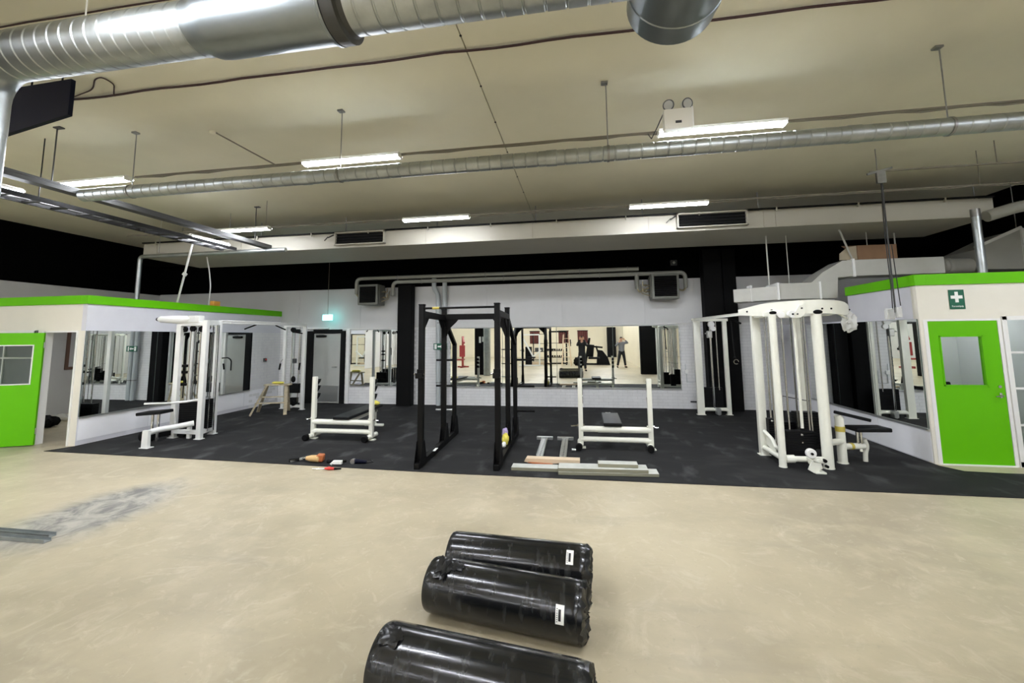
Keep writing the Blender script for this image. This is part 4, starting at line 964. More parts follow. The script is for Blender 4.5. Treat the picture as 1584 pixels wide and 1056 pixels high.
put('low_pulley', MB().obox((2.99, 10.24, .1), (.1, .12, .14), bev=.01).cyl((2.99, 10.18, .06), (2.99, 10.24, .06), .04, 16), M_alu, t)
q = MB(); q.tube([(2.63, 8.0, 2.12), (2.64, 8.0, 2.0), (2.66, 8.0, 1.42)], .012, 8); q.sphere((2.66, 8.0, 1.40), .022); q.tube([(2.60, 8.0, 2.09), (2.70, 8.0, 2.05), (2.76, 7.9, 2.0)], .018, 8); put('hanging_strap', q, M_rubberb, t)
q = MB(); pts = [(2.68 + .04 * math.cos(a), 8.0, 1.33 + .04 * math.sin(a)) for a in [k * 2 * PI / 14 for k in range(13)]]; q.tube(pts, .006, 6); put('carabiner', q, M_chrome, t)

# ---- power rack
t = thing('power_rack', 'black power rack with plate storage pegs in the centre of the mat', 'gym machine', (-1.75, 6.7, .008))
B_ = M_blk
FL, FR, BL, BR = (-2.285, 5.80), (-1.185, 5.88), (-2.36, 7.02), (-1.255, 7.10)
RL, RR = (-2.385, 7.72), (-1.235, 7.75)
hts = {FL: 2.29, FR: 2.29, BL: 2.30, BR: 2.31}
for (x, y), h in hts.items():
    post(x, y, h, .078, .078, t, m_=B_, foot=False)
    put('post_cap', MB().box(x - .043, x + .043, y - .043, y + .043, h - .012, h + .006, .004), M_rubberb, t)
for (x, y), (x2, y2) in ((RL, BL), (RR, BR)):
    q = MB(); q.box(x - .036, x + .036, y - .036, y + .036, .008, 1.70, .006); q.bar((x, y, 1.68), (x2, y2 + .03, 2.12), .068, .068, .006); put('storage_upright', q, B_, t)
for a, c in ((FL, RL), (FR, RR)):
    q = MB(); q.bar((a[0], a[1] - .14, .047), (c[0], c[1] + .14, .047), .075, .076, .006); put('base_rail', q, B_, t)
    # gusset plates
    for (x, y) in (a, (a[0] + (c[0] - a[0]) * .64, a[1] + (c[1] - a[1]) * .64), c):
        put('gusset', MB().prism([(y - .13, .02), (y + .13, .02), (y + .13, .08), (y + .045, .36), (y - .045, .36), (y - .13, .08)], 0, x - .045, x - .039), B_, t)
        put('gusset', MB().prism([(y - .13, .02), (y + .13, .02), (y + .13, .08), (y + .045, .36), (y - .045, .36), (y - .13, .08)], 0, x + .039, x + .045), B_, t)
put('side_beam', MB().bar((FL[0], FL[1], 2.15), (BL[0], BL[1], 2.15), .07, .08, .006), B_, t)
put('side_beam', MB().bar((FR[0], FR[1], 2.15), (BR[0], BR[1], 2.15), .07, .08, .006), B_, t)
put('cross_beam', MB().bar((BL[0], BL[1], 2.165), (BR[0], BR[1], 2.165), .075, .085, .006), B_, t)
def gus(p, d, z):
    """corner plate under a beam: p post xy, d horizontal direction"""
    q = MB(); x, y = p; dx, dy = d
    A = [Vector((x + dx * u, y + dy * u, zz)) for u, zz in ((.03, z), (.26, z), (.22, z - .05), (.10, z - .16), (.045, z - .30), (.03, z - .30))]
    nrm = Vector((-dy, dx, 0)) * .012
    va = [q.b.verts.new(v - nrm) for v in A]; vb = [q.b.verts.new(v + nrm) for v in A]
    q.b.faces.new(va); q.b.faces.new(vb[::-1])
    for i in range(6): q.b.faces.new((va[i], vb[i], vb[(i + 1) % 6], va[(i + 1) % 6]))
    put('gusset', q, B_, t)
gus(FL, (0, 1), 2.11); gus(BL, (0, -1), 2.11); gus(BL, (1, 0), 2.125); gus(BR, (-1, 0), 2.125); gus(FR, (0, 1), 2.11); gus(BR, (0, -1), 2.11)
put('pull_up_bar', MB().cyl((FL[0], FL[1], 2.235), (FR[0], FR[1], 2.24), .016, 12), B_, t)
put('tape_band', MB().cyl((-2.13, 5.811, 2.2358), (-2.03, 5.818, 2.2363), .0185, 12), M_tape, t, label='pale tape on the pull-up bar')
for (x, y), s_ in ((RL, -1), (RR, 1)):
    for z in (1.385, .905, .46):
        put('storage_peg', MB().cyl((x, y, z), (x + s_ * .36, y, z), .019, 10).cyl((x + s_ * .036, y, z), (x + s_ * .045, y, z), .03, 12), B_ if z > .5 or s_ > 0 else M_alu, t)
for (x, y) in (FL, FR):
    q = MB(); q.box(x - .05, x + .05, y - .05, y - .038, 1.24, 1.36); q.box(x - .05, x + .05, y - .11, y - .045, 1.235, 1.255, .004); q.box(x - .05, x + .05, y - .115, y - .105, 1.235, 1.31, .003); put('j_cup', q, B_, t)
    put('locking_pin', MB().cyl((x - .09, y - .03, 1.29), (x + .05, y - .03, 1.29), .011, 10).sphere((x - .09, y - .03, 1.29), .016), M_chrome, t)
put('maker_plate', MB().bar((-2.27, 6.30, .088), (-2.285, 6.48, .088), .04, .004), M_signw, t, label='white lettered strip on the left base rail')
# cloth on the base rail
def crumple(name, c, s, m_, seed, label, cat, parent=None):
    random.seed(seed); q = MB(); vs = bmesh.ops.create_icosphere(q.b, subdivisions=3, radius=1)['verts']
    for v in vs:
        n_ = math.sin(v.co.x * 5 + seed) * math.cos(v.co.y * 6 + seed) * .22 + random.uniform(-.09, .09); k = 1 + n_; z = v.co.z * k
        v.co = Vector((c[0] + v.co.x * s[0] * k, c[1] + v.co.y * s[1] * k, c[2] + max(z, -.92) * s[2]))
    o = put(name, q, m_, parent)
    if label and not parent: tag(o, label, cat)
    return o
tt = thing('work_gloves', 'yellow and lilac work gloves lying on the right base rail of the black rack', 'gloves', (-1.24, 7.0, .086))
crumple('yellow_glove', (-1.25, 6.82, .175), (.05, .07, .095), M_yell, 3, None, None, tt); crumple('lilac_glove', (-1.27, 6.9, .26), (.045, .06, .07), M_purple, 9, None, None, tt); crumple('white_glove', (-1.25, 6.66, .125), (.03, .05, .045), M_signw, 4, None, None, tt)

# ---- benches
def bench(x0, x1, y, h, px0, px1, label, rag):
    t = thing('bench_press', label, 'gym bench', ((x0 + x1) / 2, y, .008))
    for x in (x0, x1):
        put('upright', MB().box(x - .037, x + .037, y - .035, y + .035, .06, h, .012, 2), I_, t)
        q = MB()
        for k, z in enumerate((h - .10, h - .22, h - .36)): q.prism([(y + .03, z - .05), (y + .09, z), (y + .12, z + .05), (y + .10, z + .05), (y + .07, z + .015), (y + .03, z + .02)], 0, x - .03, x + .045)
        put('bar_hook', q, M_rubberb, t)
        put('foot_tube', MB().rings([(x - .02, y + .22, .075), (x - .02, y - .14, .07)], .042, 14).box(x - .05, x + .07, y - .03, y + .06, .008, .03, .004), I_, t)
        put('rubber_foot', MB().rings([(x - .03, y - .12, .068), (x - .035, y - .17, .066), (x - .035, y - .20, .066)], [.052, .056, .05], 16), M_rubberb, t)
        put('plate_peg', MB().cyl((x - .04, y + .02, .36), (x - .16 if x == x0 else x + .12, y + .02, .35), .012, 8).cyl((x - .06, y, .37), (x + .06, y, .37), .02, 10), M_chrome, t)
    put('cross_tube', MB().cyl((x0, y, .315), (x1, y, .315), .048, 16), I_, t)
    put('cross_tube', MB().cyl((x0, y, .155), (x1, y, .155), .042, 16), I_, t)
    xm = (px0 + px1) / 2
    put('bench_frame', MB().bar((xm, y, .30), (xm, y + 1.25, .33), .07, .06, .008).box(xm - .035, xm + .035, y + 1.15, y + 1.22, .008, .34, .006).box(xm - .2, xm + .2, y + 1.15, y + 1.23, .008, .05, .006), I_, t)
    pl = 1.3 if rag else .85
    put('bench_pad', MB().obox((xm, y - .06 + pl / 2, .405), (px1 - px0, pl, .055), (R(1.2), 0, 0), .02, 3), M_pad, t)
    if rag: crumple('rag', (xm + .02, y + 1.15, .475), (.1, .08, .05), M_yell, 6, 'crumpled yellow cloth at the head of the left bench pad', 'cloth')
bench(-4.86, -3.73, 7.12, 1.12, -4.45, -4.13, 'ivory bench press stand with black pad, left of the power rack', True)
bench(-.05, 1.04, 7.06, 1.12, .31, .60, 'ivory bench press stand with black pad, behind the planks', False)

# ---- trestle
t = thing('folding_trestle', 'small worn wooden folding trestle standing beside the left office wall', 'trestle', (-7.45, 9.3, .008))
put('top_board', MB().obox((-7.30, 9.25, .72), (.62, .13, .035), (0, 0, .25), .006), M_woodold, t)
for (x, y), (u, v) in (((-7.77, 8.95), (-7.53, 9.16)), ((-7.98, 9.45), (-7.56, 9.22)), ((-7.04, 9.2), (-7.10, 9.28)), ((-7.36, 9.75), (-7.12, 9.34))):
    put('leg', MB().bar((x, y, .025), (u, v, .71), .07, .03, .004), M_woodold, t)
put('stretcher', MB().bar((-7.70, 9.02, .30), (-7.07, 9.22, .30), .04, .02, .003), M_woodold, t); put('stretcher', MB().bar((-7.63, 9.08, .44), (-7.08, 9.25, .44), .03, .02, .003), M_woodold, t)
put('steel_brace', MB().bar((-7.7, 9.02, .28), (-7.8, 9.37, .28), .015, .01).bar((-7.06, 9.22, .28), (-7.28, 9.6, .28), .015, .01), M_alu, t)
crumple('paint_rag', (-7.3, 9.25, .765), (.16, .06, .03), M_yell, 8, 'pale yellow rag draped on top of the wooden trestle', 'cloth')

# ---- planks, boards, steel profiles
Z0 = .0085
def plank(x0, x1, y0, y1, z0, z1, skew, label, m_=None, name='grey_board'):
    t = thing(name, label, 'board', ((x0 + x1) / 2, (y0 + y1) / 2, z0))
    q = MB(); q.box(x0, x1, y0, y1, z0, z1, .003)
    for v in q.b.verts:
        v.co.y += (v.co.x - x0) * skew
    put('core', q, M_boarde if m_ is None else m_, t)
    if m_ is None:
        q = MB(); q.box(x0 + .002, x1 - .002, y0 + .002, y1 - .002, z1, z1 + .003)
        for v in q.b.verts: v.co.y += (v.co.x - x0) * skew
        put('face_layer', q, M_board, t)
    return t
plank(-.99, -.36, 5.79, 5.97, Z0, .05, .02, 'short grey board at the left end of the board pile by the mat edge')
plank(-.35, .93, 5.69, 5.90, Z0, .045, .06, 'long grey board lowest in the pile at the mat edge', name='grey_board')
plank(-.35, .80, 5.70, 5.93, .0485, .09, .05, 'grey board in the middle layer of the board pile')
plank(.17, .68, 5.80, 5.95, .0935, .135, .03, 'short grey board topmost on the board pile')
t = thing('pine_plank', 'split pale pine plank lying behind the grey boards', 'board', (-.46, 6.2, Z0))
q = MB(); q.prism([(-.86, .03), (-.83, .075), (-.07, .075), (-.07, .035), (-.30, .03), (-.5, .012), (-.72, Z0)], 1, 6.14, 6.28); put('plank_body', q, M_wood, t)
put('torn_splinter', MB().prism([(-.80, .03), (-.45, .02), (-.55, Z0), (-.68, Z0)], 1, 6.10, 6.14), M_brn, t, label='darker splintered underside')
for x, dx, l in ((-.665, -.02, 'left one of the two steel profiles with end plates on the mat'), (-.32, -.005, 'right one of the two steel profiles with end plates on the mat')):
    t = thing('steel_profile', l, 'steel bar', (x, 7.0, Z0))
    q = MB(); q.bar((x, 6.42, .02), (x + dx, 7.55, .02), .10, .022); 
    put('web', q, M_alu, t)
    put('lip', MB().bar((x - .048, 6.42, .04), (x - .048 + dx, 7.55, .04), .008, .03).bar((x + .048, 6.42, .04), (x + .048 + dx, 7.55, .04), .008, .03), M_alu, t)
    put('end_plate', MB().box(x + dx - .14, x + dx + .14, 7.53, 7.60, Z0, .06, .004), M_alu, t)
    q = MB(); y = 6.5
    while y < 7.5: q.cyl((x, y, .031), (x, y, .033), .014, 8); y += .09
    put('punched_hole', q, M_dgrey, t, kind='stuff')
# ---- tools on mat edge
t = thing('cordless_drill', 'cordless drill with tan body at the left of the tools on the mat edge', 'power tool', (-4.05, 5.82, Z0))
put('drill_body', MB().rings([(-4.05, 5.80, .06), (-3.98, 5.80, .06), (-3.84, 5.79, .065), (-3.83, 5.79, .065)], [.03, .045, .05, .03], 14), M_tan, t)
put('battery_pack', MB().obox((-3.84, 5.82, .07), (.10, .11, .10), (0, .1, .3), .012), M_brn, t)
put('grip', MB().bar((-3.88, 5.83, .05), (-3.93, 6.0, .035), .04, .05, .01), M_rubberb, t); put('chuck', MB().rings([(-4.05, 5.80, .06), (-4.10, 5.80, .058), (-4.13, 5.80, .056)], [.022, .018, .006], 12), M_chrome, t)
t = thing('hand_saw', 'slim grey hand tool lying just left of the drill', 'hand tool', (-4.2, 5.80, Z0))
put('blade', MB().bar((-4.28, 5.76, .02), (-4.10, 5.87, .05), .035, .02, .003), M_alu, t); put('handle', MB().rings([(-4.30, 5.755, .03), (-4.18, 5.82, .035)], .024, 10), M_rubberb, t)
t = thing('white_tool', 'white and black power tool lying in the middle of the tool group', 'power tool', (-3.52, 5.74, Z0))
put('tool_body', MB().obox((-3.50, 5.72, .045), (.14, .06, .05), (0, 0, .1), .015, 2), M_signw, t); put('tool_foot', MB().bar((-3.57, 5.74, .05), (-3.60, 5.70, .015), .03, .02), M_signw, t); put('dark_nose', MB().rings([(-3.62, 5.78, .03), (-3.70, 5.79, .03)], .028, 10).bar((-3.43, 5.73, .055), (-3.39, 5.76, .055), .03, .03), M_rubberb, t)
t = thing('red_pliers', 'red handled tool with black tip lying on the concrete just off the mat', 'hand tool', (-3.45, 5.51, 0))
put('grip', MB().rings([(-3.56, 5.50, .022), (-3.50, 5.50, .026), (-3.42, 5.505, .022)], [.012, .024, .016], 10), M_tredd, t); put('jaw', MB().rings([(-3.42, 5.505, .022), (-3.33, 5.53, .02)], [.016, .01], 8), M_rubberb, t); put('steel_shaft', MB().cyl((-3.56, 5.50, .015), (-3.74, 5.485, .012), .006, 8), M_chrome, t)
t = thing('blue_grinder', 'dark blue tool lying at the right end of the tool group', 'power tool', (-3.25, 5.82, Z0))
put('tool_body', MB().rings([(-3.32, 5.80, .04), (-3.27, 5.81, .045), (-3.12, 5.84, .03)], [.02, .032, .022], 12), M_navy, t); put('grinder_head', MB().rings([(-3.31, 5.78, .04), (-3.31, 5.83, .04)], .036, 14), M_alu, t); put('cord', MB().tube([(-3.12, 5.84, .02), (-3.05, 5.9, .014), (-3.12, 5.98, .014), (-3.2, 5.97, .014)], .006, 6), M_cable, t)
# screws/debris on floor near bench foot
single('bar_collar', MB().rings([(-.20, 6.85, .03), (-.14, 6.86, .03)], .022, 12), M_alu, 'small steel collar lying by the left foot of the right bench', 'collar')
# steel channels bottom left
for i, (y0, l) in enumerate(((3.25, 'nearer galvanised steel stud on the concrete at the left edge'), (3.345, 'farther galvanised steel stud on the concrete at the left edge'))):
    t = thing('steel_stud', l, 'steel bar', (-5.3, y0, 0)); xo = -.09 * i
    put('web', MB().box(-6.3 + xo, -4.82 + xo, y0 - .028, y0 + .028, .002, .006), M_galv, t)
    for s_ in (-1, 1): put('flange', MB().box(-6.3 + xo, -4.82 + xo, y0 + s_ * .028 - .002, y0 + s_ * .028 + .002, .002, .032), M_galv, t)
    q = MB()
    for x in (-5.35, -5.22, -5.1): q.cyl((x + xo, y0, .006), (x + xo, y0, .0075), .014, 10)
    put('punched_hole', q, M_dgrey, t)

# ---- rubber rolls
def roll(a, c, r, label, seed, flapx):
    random.seed(seed)
    A, C_ = Vector((*a, r + .001)), Vector((*c, r + .001)); d = (C_ - A); L = d.length; u = d.normalized(); n = Vector((-u.y, u.x, 0))
    t = thing('rubber_roll', label, 'rolled mat', ((a[0] + c[0]) / 2, (a[1] + c[1]) / 2, 0))
    # wrapped body
    ps = [A + u * k for k in (0, .004, .02, .05, L * .3, L * .6, L - .05, L - .012, L - .004)]
    rr = [r * .86, r * .95, r * .99, r, r, r * .998, r, r * .985, r * .95]
    put('wrapped_body', MB().rings(ps, rr, 64), M_wrap, t)
    # ragged film at the right end
    q = MB(); K = 40; rings = []
    for j, (off, rad) in enumerate(((-.01, .985), (.012, .97), (.03, .80), (.022, .5), (.03, .2))):
        ring = []
        for k in range(K):
            an = 2 * PI * k / K; jt = random.uniform(-.012, .014) if j else 0; rj = r * (rad + (random.uniform(-.06, .05) if j else 0))
            ring.append(q.b.verts.new(C_ + u * (off + jt - .004) + n * math.cos(an) * rj + Vector((0, 0, max(math.sin(an) * rj, -r)))))
        rings.append(ring)
    for j in range(4):
        for k in range(K): q.b.faces.new((rings[j][k], rings[j][(k + 1) % K], rings[j + 1][(k + 1) % K], rings[j + 1][k]))
    q.b.faces.new(rings[-1]); put('torn_film_end', q, M_crumple, t, label='crumpled film at the right end')
    # spiral of rubber visible at the left end
    q = MB(); pts = []
    for k in range(120):
        an = k * .42; rad = r * .15 + r * .7 * k / 119; pts.append(A - u * .001 + n * math.cos(an) * rad + Vector((0, 0, math.sin(an) * rad)))
    q.tube(pts, .005, 5); put('rolled_layer', q, M_rolled, t)
    # label sticker wrapped on the surface
    def curved(x0, x1, a0, a1, h, name, m_, parent):
        q = MB(); g = []
        for i in range(9):
            an = a0 + (a1 - a0) * i / 8; g.append([q.b.verts.new(A + u * xx + (-n * math.cos(an) + Vector((0, 0, 1)) * math.sin(an)) * (r + h)) for xx in (x0, x1)])
        for i in range(8): q.b.faces.new((g[i][0], g[i][1], g[i + 1][1], g[i + 1][0]))
        return put(name, q, m_, parent)
    if flapx is not None:
        a0 = R(flapx); lb = curved(L - .135, L - .085, a0, a0 + R(34), .0015, 'sticker', M_label, t)
        curved(L - .118, L - .103, a0 + R(6), a0 + R(26), .0025, 'black_print', M_ink, lb)
        for k in range(7): curved(L - .129, L - .123, a0 + R(4 + k * 3.6), a0 + R(5.6 + k * 3.6), .0025, 'print_line', M_ink, lb)
    # bunched film knot
    return t, A, u, n
def knot(t, A, u, n, r, x, ang, s, seed):
    an = R(ang); c = A + u * x + (-n * math.cos(an) + Vector((0, 0, 1)) * math.sin(an)) * (r + .004)
    random.seed(seed); q = MB(); vs = bmesh.ops.create_icosphere(q.b, subdivisions=3, radius=1)['verts']
    w_ = (n * math.sin(an) + Vector((0, 0, 1)) * math.cos(an)); o_ = (-n * math.cos(an) + Vector((0, 0, 1)) * math.sin(an))
    for v in vs:
        k = 1 + random.uniform(-.22, .22) + .2 * math.sin(v.co.x * 7 + seed); v.co = c + u * v.co.x * s[0] * k + w_ * v.co.y * s[1] * k + o_ * v.co.z * s[2] * k
    put('bunched_film', q, M_crumple, t, label='bunched shiny film')
r = .161
t, A, u, n = roll((-1.02, 3.245), (-.005, 3.175), r, 'black film-wrapped rubber roll, farthest of the three on the concrete', 1, 34)
t, A, u, n = roll((-1.035, 2.87), (-.035, 2.715), r, 'black film-wrapped rubber roll in the middle of the three, with a film knot', 2, 2)
knot(t, A, u, n, r, .12, 66, (.055, .075, .022), 12); knot(t, A, u, n, r, .20, 74, (.05, .03, .012), 3)
t, A, u, n = roll((-1.055, 2.18), (-.02, 2.045), .166, 'black film-wrapped rubber roll nearest the camera, cut off by the lower edge', 3, -35)
knot(t, A, u, n, .166, .09, 72, (.07, .045, .018), 5)

t = thing('brown_window_frame', 'brown wooden frame hanging on the inner wall seen through the left doorway', 'frame', (HL + .02, 9.1, 1.1))
for a, c, e, f in ((8.75, 8.82, 1.1, 2.25), (9.5, 9.57, 1.1, 2.25), (8.82, 9.5, 1.1, 1.17), (8.82, 9.5, 2.18, 2.25)): put('frame_bar', MB().box(HL + .001, HL + .04, a, c, e, f, .004), M_dbrn, t)
crumple('black_bag', (-11.3, 7.4, .12), (.22, .16, .13), M_rubberb, 13, 'black bag on the floor inside the left office doorway', 'bag')
crumple('white_plastic_heap', (-11.9, 8.1, .07), (.3, .12, .08), M_plast, 17, 'crumpled pale plastic on the floor behind the black bag in the left office', 'plastic wrap')

# ------------------------------------------------------------------ things seen only in the mirrors
for x0, x1, y0, l in ((-5.20, -4.50, 1.6, 'black column with two paper notices, seen in the long back mirror'), (2.74, 3.5, 1.1, 'black column at the end of the inner wall, seen in the back mirror')):
    t = thing('hall_column', l, 'column', ((x0 + x1) / 2, y0 + .2, 0))
    put('shaft', MB().box(x0, x1, y0, y0 + .35 if x0 < 0 else y0 + .3, .001, ZC, .01), M_col, t)
    if x0 < 0: put('paper_notice', MB().box(-4.98, -4.88, y0 + .352, y0 + .355, 1.55, 1.85).box(-4.82, -4.72, y0 + .352, y0 + .355, 1.6, 1.85), M_signw, t)
for i, x in enumerate((-4.2, -1.6, .1)):
    t = thing('window_blind', ['dark red blind in the left rear window, seen in the back mirror', 'dark red blind in the middle rear window, seen in the back mirror', 'dark red blind in the right rear window, seen in the back mirror'][i], 'blind', (x, YB + .04, 1.3))
    for k in range(6): put('slat', MB().box(x - .45 + k * .15 + .004, x - .45 + (k + 1) * .15 - .004, YB + .02, YB + .035, 1.2, 2.3), M_curtain, t)
    put('head_rail', MB().box(x - .48, x + .48, YB, YB + .06, 2.3, 2.36), M_blk, t)
single('dark_cabinet', MB().box(2.2, 2.95, -15.9, -15.5, .0, 2.6, .02).box(2.25, 2.56, -15.49, -15.47, .1, 2.5, .005).box(2.59, 2.9, -15.49, -15.47, .1, 2.5, .005), M_blk, 'tall black cabinet at the rear wall, seen in the back mirror', 'cabinet')
# red machine
q0 = len(bpy.data.objects)
t = thing('red_machine', 'red strength machine far behind the camera, seen in the back mirror', 'gym machine', (-6.3, -2.9, 0))
put('frame', MB().bar((-6.6, -3, .05), (-5.9, -3, .05), .1, .08, .01).bar((-6.25, -3.3, .05), (-6.25, -2.5, .05), .1, .08, .01).bar((-6.25, -2.9, .05), (-6.25, -2.9, 1.9), .12, .1, .01).bar((-6.25, -2.9, 1.85), (-6.0, -2.3, 1.5), .08, .08, .01), M_red, t)
put('seat', MB().obox((-6.25, -2.5, .5), (.4, .4, .08), bev=.02), M_red, t); put('back_pad', MB().obox((-6.25, -2.78, 1.0), (.35, .08, .7), bev=.02), M_red, t)
t.location.x -= .95
# white machine
t = thing('white_machine', 'white leg machine with diagonal beam behind the camera, seen in the back mirror', 'gym machine', (-3.1, -3.6, 0))
put('frame', MB().bar((-3.9, -4, .06), (-2.4, -4, .06), .08, .08, .01).bar((-3.7, -4, .06), (-2.5, -4, .06), .07, .07).bar((-3.7, -4, 1.9), (-3.0, -4, .6), .09, .09, .01).bar((-3.7, -4, .06), (-3.7, -4, 2.0), .09, .09, .01).bar((-3.0, -4, .6), (-2.5, -4, 1.0), .08, .08, .01).bar((-3.7, -4, 1.95), (-2.6, -4, 1.95), .08, .08, .01).bar((-2.6, -4, .06), (-2.6, -4, 1.95), .08, .08, .01), M_framew, t)
put('pad', MB().obox((-3.1, -3.9, .55), (.5, .3, .08), bev=.02), M_pad, t); put('weight_stack', stack(MB(), -3.5, -3.1, -4.3, -4.1, .1, 1.2, 16), M_plate, t)
# A-frame wooden ladder
t = thing('step_ladder', 'wooden step ladder behind the camera, seen in the back mirror', 'ladder', (-.95, -4.3, 0))
for sx in (-1, 1):
    put('side_rail', MB().bar((-.95 + sx * .28, -3.9, .01), (-.95 + sx * .16, -4.35, 1.95), .07, .03), M_wood, t); put('rear_leg', MB().bar((-.95 + sx * .30, -4.9, .01), (-.95 + sx * .16, -4.4, 1.95), .05, .03), M_wood, t)
for k in range(6): put('step', MB().box(-1.2 + k * .015, -.7 - k * .015, -3.98 - k * .066, -3.88 - k * .066, .28 + k * .28, .31 + k * .28), M_wood, t)
# half rack behind, black
t = thing('squat_stand', 'black squat stand behind the camera, seen in the back mirror', 'gym machine', (-1.4, -6, 0))
for x in (-2.1, -1.0):
    put('upright', MB().box(x - .05, x + .05, -6.05, -5.95, .0, 2.2, .01), B_, t); put('foot_rail', MB().box(x - .04, x + .04, -6.6, -5.3, .0, .08, .01), B_, t)
put('cross_beam', MB().box(-2.1, -1.0, -6.04, -5.96, 2.1, 2.2, .01).box(-2.1, -1.0, -6.04, -5.96, .02, .1), B_, t)
put('barbell', MB().cyl((-2.45, -5.88, 1.4), (-.65, -5.88, 1.4), .016, 10).cyl((-2.4, -5.88, 1.4), (-2.25, -5.88, 1.4), .22, 24).cyl((-.85, -5.88, 1.4), (-.7, -5.88, 1.4), .22, 24), M_plate, t)
# dark dismantled machine heap
t = thing('dark_machine', 'dark dismantled machine with black pads behind the camera, seen in the back mirror', 'gym machine', (.6, -5.5, 0))
put('frame', MB().bar((-.1, -5.6, .05), (1.4, -5.4, .05), .1, .09, .01).bar((.2, -5.6, .05), (.5, -5.5, 1.7), .1, .1, .01).bar((1.2, -5.5, .05), (.9, -5.5, 1.2), .1, .1, .01).bar((.3, -5.5, 1.2), (1.3, -5.4, 1.1), .09, .09, .01), B_, t)
put('back_pad', MB().obox((.55, -5.3, .9), (.4, .12, .8), (R(-15), .1, 0), .03, 2), M_pad, t); put('seat_pad', MB().obox((.75, -5.1, .45), (.7, .5, .12), (0, 0, .1), .03, 2), M_pad, t)
put('shroud', MB().prism([(.9, 0.005), (1.75, .005), (1.6, .5), (1.3, .9), (1.0, .95)], 1, -5.8, -5.2), M_plate, t)
crumple('black_sack', (-.15, -4.3, .28), (.35, .3, .3), M_rubberb, 21, 'black sack on the floor behind the camera, seen in the back mirror', 'sack')
t = thing('board_pile', 'low pile of pale boards behind the camera, seen in the back mirror', 'boards', (-2.9, -5, 0))
for k, (dx, dy, z) in enumerate(((0, 0, 0), (.1, .05, .05), (-.1, .0, .1), (.2, .02, .15))): put('board', MB().obox((-2.9 + dx, -5.2 + dy, z + .022), (1.5, .25, .04), (0, 0, .05 * k)), M_wood, t)
t = thing('black_shelf', 'black shelving rack near the rear wall, seen in the back mirror', 'shelf', (-3.1, -9.5, 0))
for x in (-3.6, -2.6): put('side_panel', MB().box(x - .02, x + .02, -9.7, -9.3, 0, 2.1), M_blk, t)
for z in (.1, .7, 1.3, 2.0): put('shelf_board', MB().box(-3.58, -2.62, -9.7, -9.3, z, z + .03), M_blk, t)
for i, x in enumerate((-3.35, -3.0)):
    c = single('storage_bin', MB().box(x - .13, x + .13, -9.6, -9.35, .731, 1.0, .01), M_dgrey, ['dark bin on the left of the black shelf, seen in the back mirror', 'dark bin on the right of the black shelf, seen in the back mirror'][i], 'bin')
t = thing('dumbbell_rack', 'black dumbbell rack behind the camera left of the ladder, seen in the back mirror', 'gym rack', (-1.9, -8, 0))
put('frame', MB().bar((-2.5, -8, .0), (-2.5, -8, .9), .06, .4).bar((-1.3, -8, .0), (-1.3, -8, .9), .06, .4).box(-2.5, -1.3, -8.15, -7.85, .35, .4).box(-2.5, -1.3, -8.15, -7.85, .8, .85), M_blk, t)
for k in range(7):
    for z in (.46, .91): put('dumbbell', MB().cyl((-2.38 + k * .16, -7.85, z), (-2.38 + k * .16, -8.12, z), .055, 10), M_plate, t)
t = thing('office_chair', 'dark chair behind the window of the right green door', 'chair', (5.55, 7.75, .0))
put('backrest', MB().obox((5.68, 7.95, .80), (.42, .05, .42), (R(-8), 0, 0), .03, 3), M_pad, t); put('seat', MB().obox((5.68, 7.72, .47), (.46, .44, .07), (0, 0, 0), .03, 3), M_pad, t)
put('gas_post', MB().cyl((5.68, 7.72, .08), (5.68, 7.72, .44), .025, 10), M_chrome, t)
for k in range(5): put('base_leg', MB().bar((5.68, 7.72, .09), (5.68 + .26 * math.cos(k * 1.257), 7.72 + .26 * math.sin(k * 1.257), .04), .03, .03), M_blk, t)
t = thing('speaker_box', 'small dark crate on the floor beyond the photographer, seen in the back mirror', 'crate', (1.4, -7.5, 0))
put('crate_body', MB().box(1.2, 1.7, -7.7, -7.3, .0, .45, .01), M_dgrey, t); put('crate_face', MB().box(1.26, 1.64, -7.3, -7.29, .05, .4), M_rubberb, t)
t = thing('white_machine', 'white pulley frame at the far left behind the camera, seen in the back mirror', 'gym machine', (-8.2, -2, 0))
put('frame', MB().box(-8.6, -8.5, -2.05, -1.95, 0, 2.2, .01).box(-7.9, -7.8, -2.05, -1.95, 0, 2.2, .01).box(-8.6, -7.8, -2.04, -1.96, 2.12, 2.2, .01).box(-8.6, -7.8, -2.04, -1.96, .02, .1, .01), M_framew, t); put('weight_stack', stack(MB(), -8.4, -8.0, -2.1, -1.9, .1, 1.0, 14), M_plate, t)

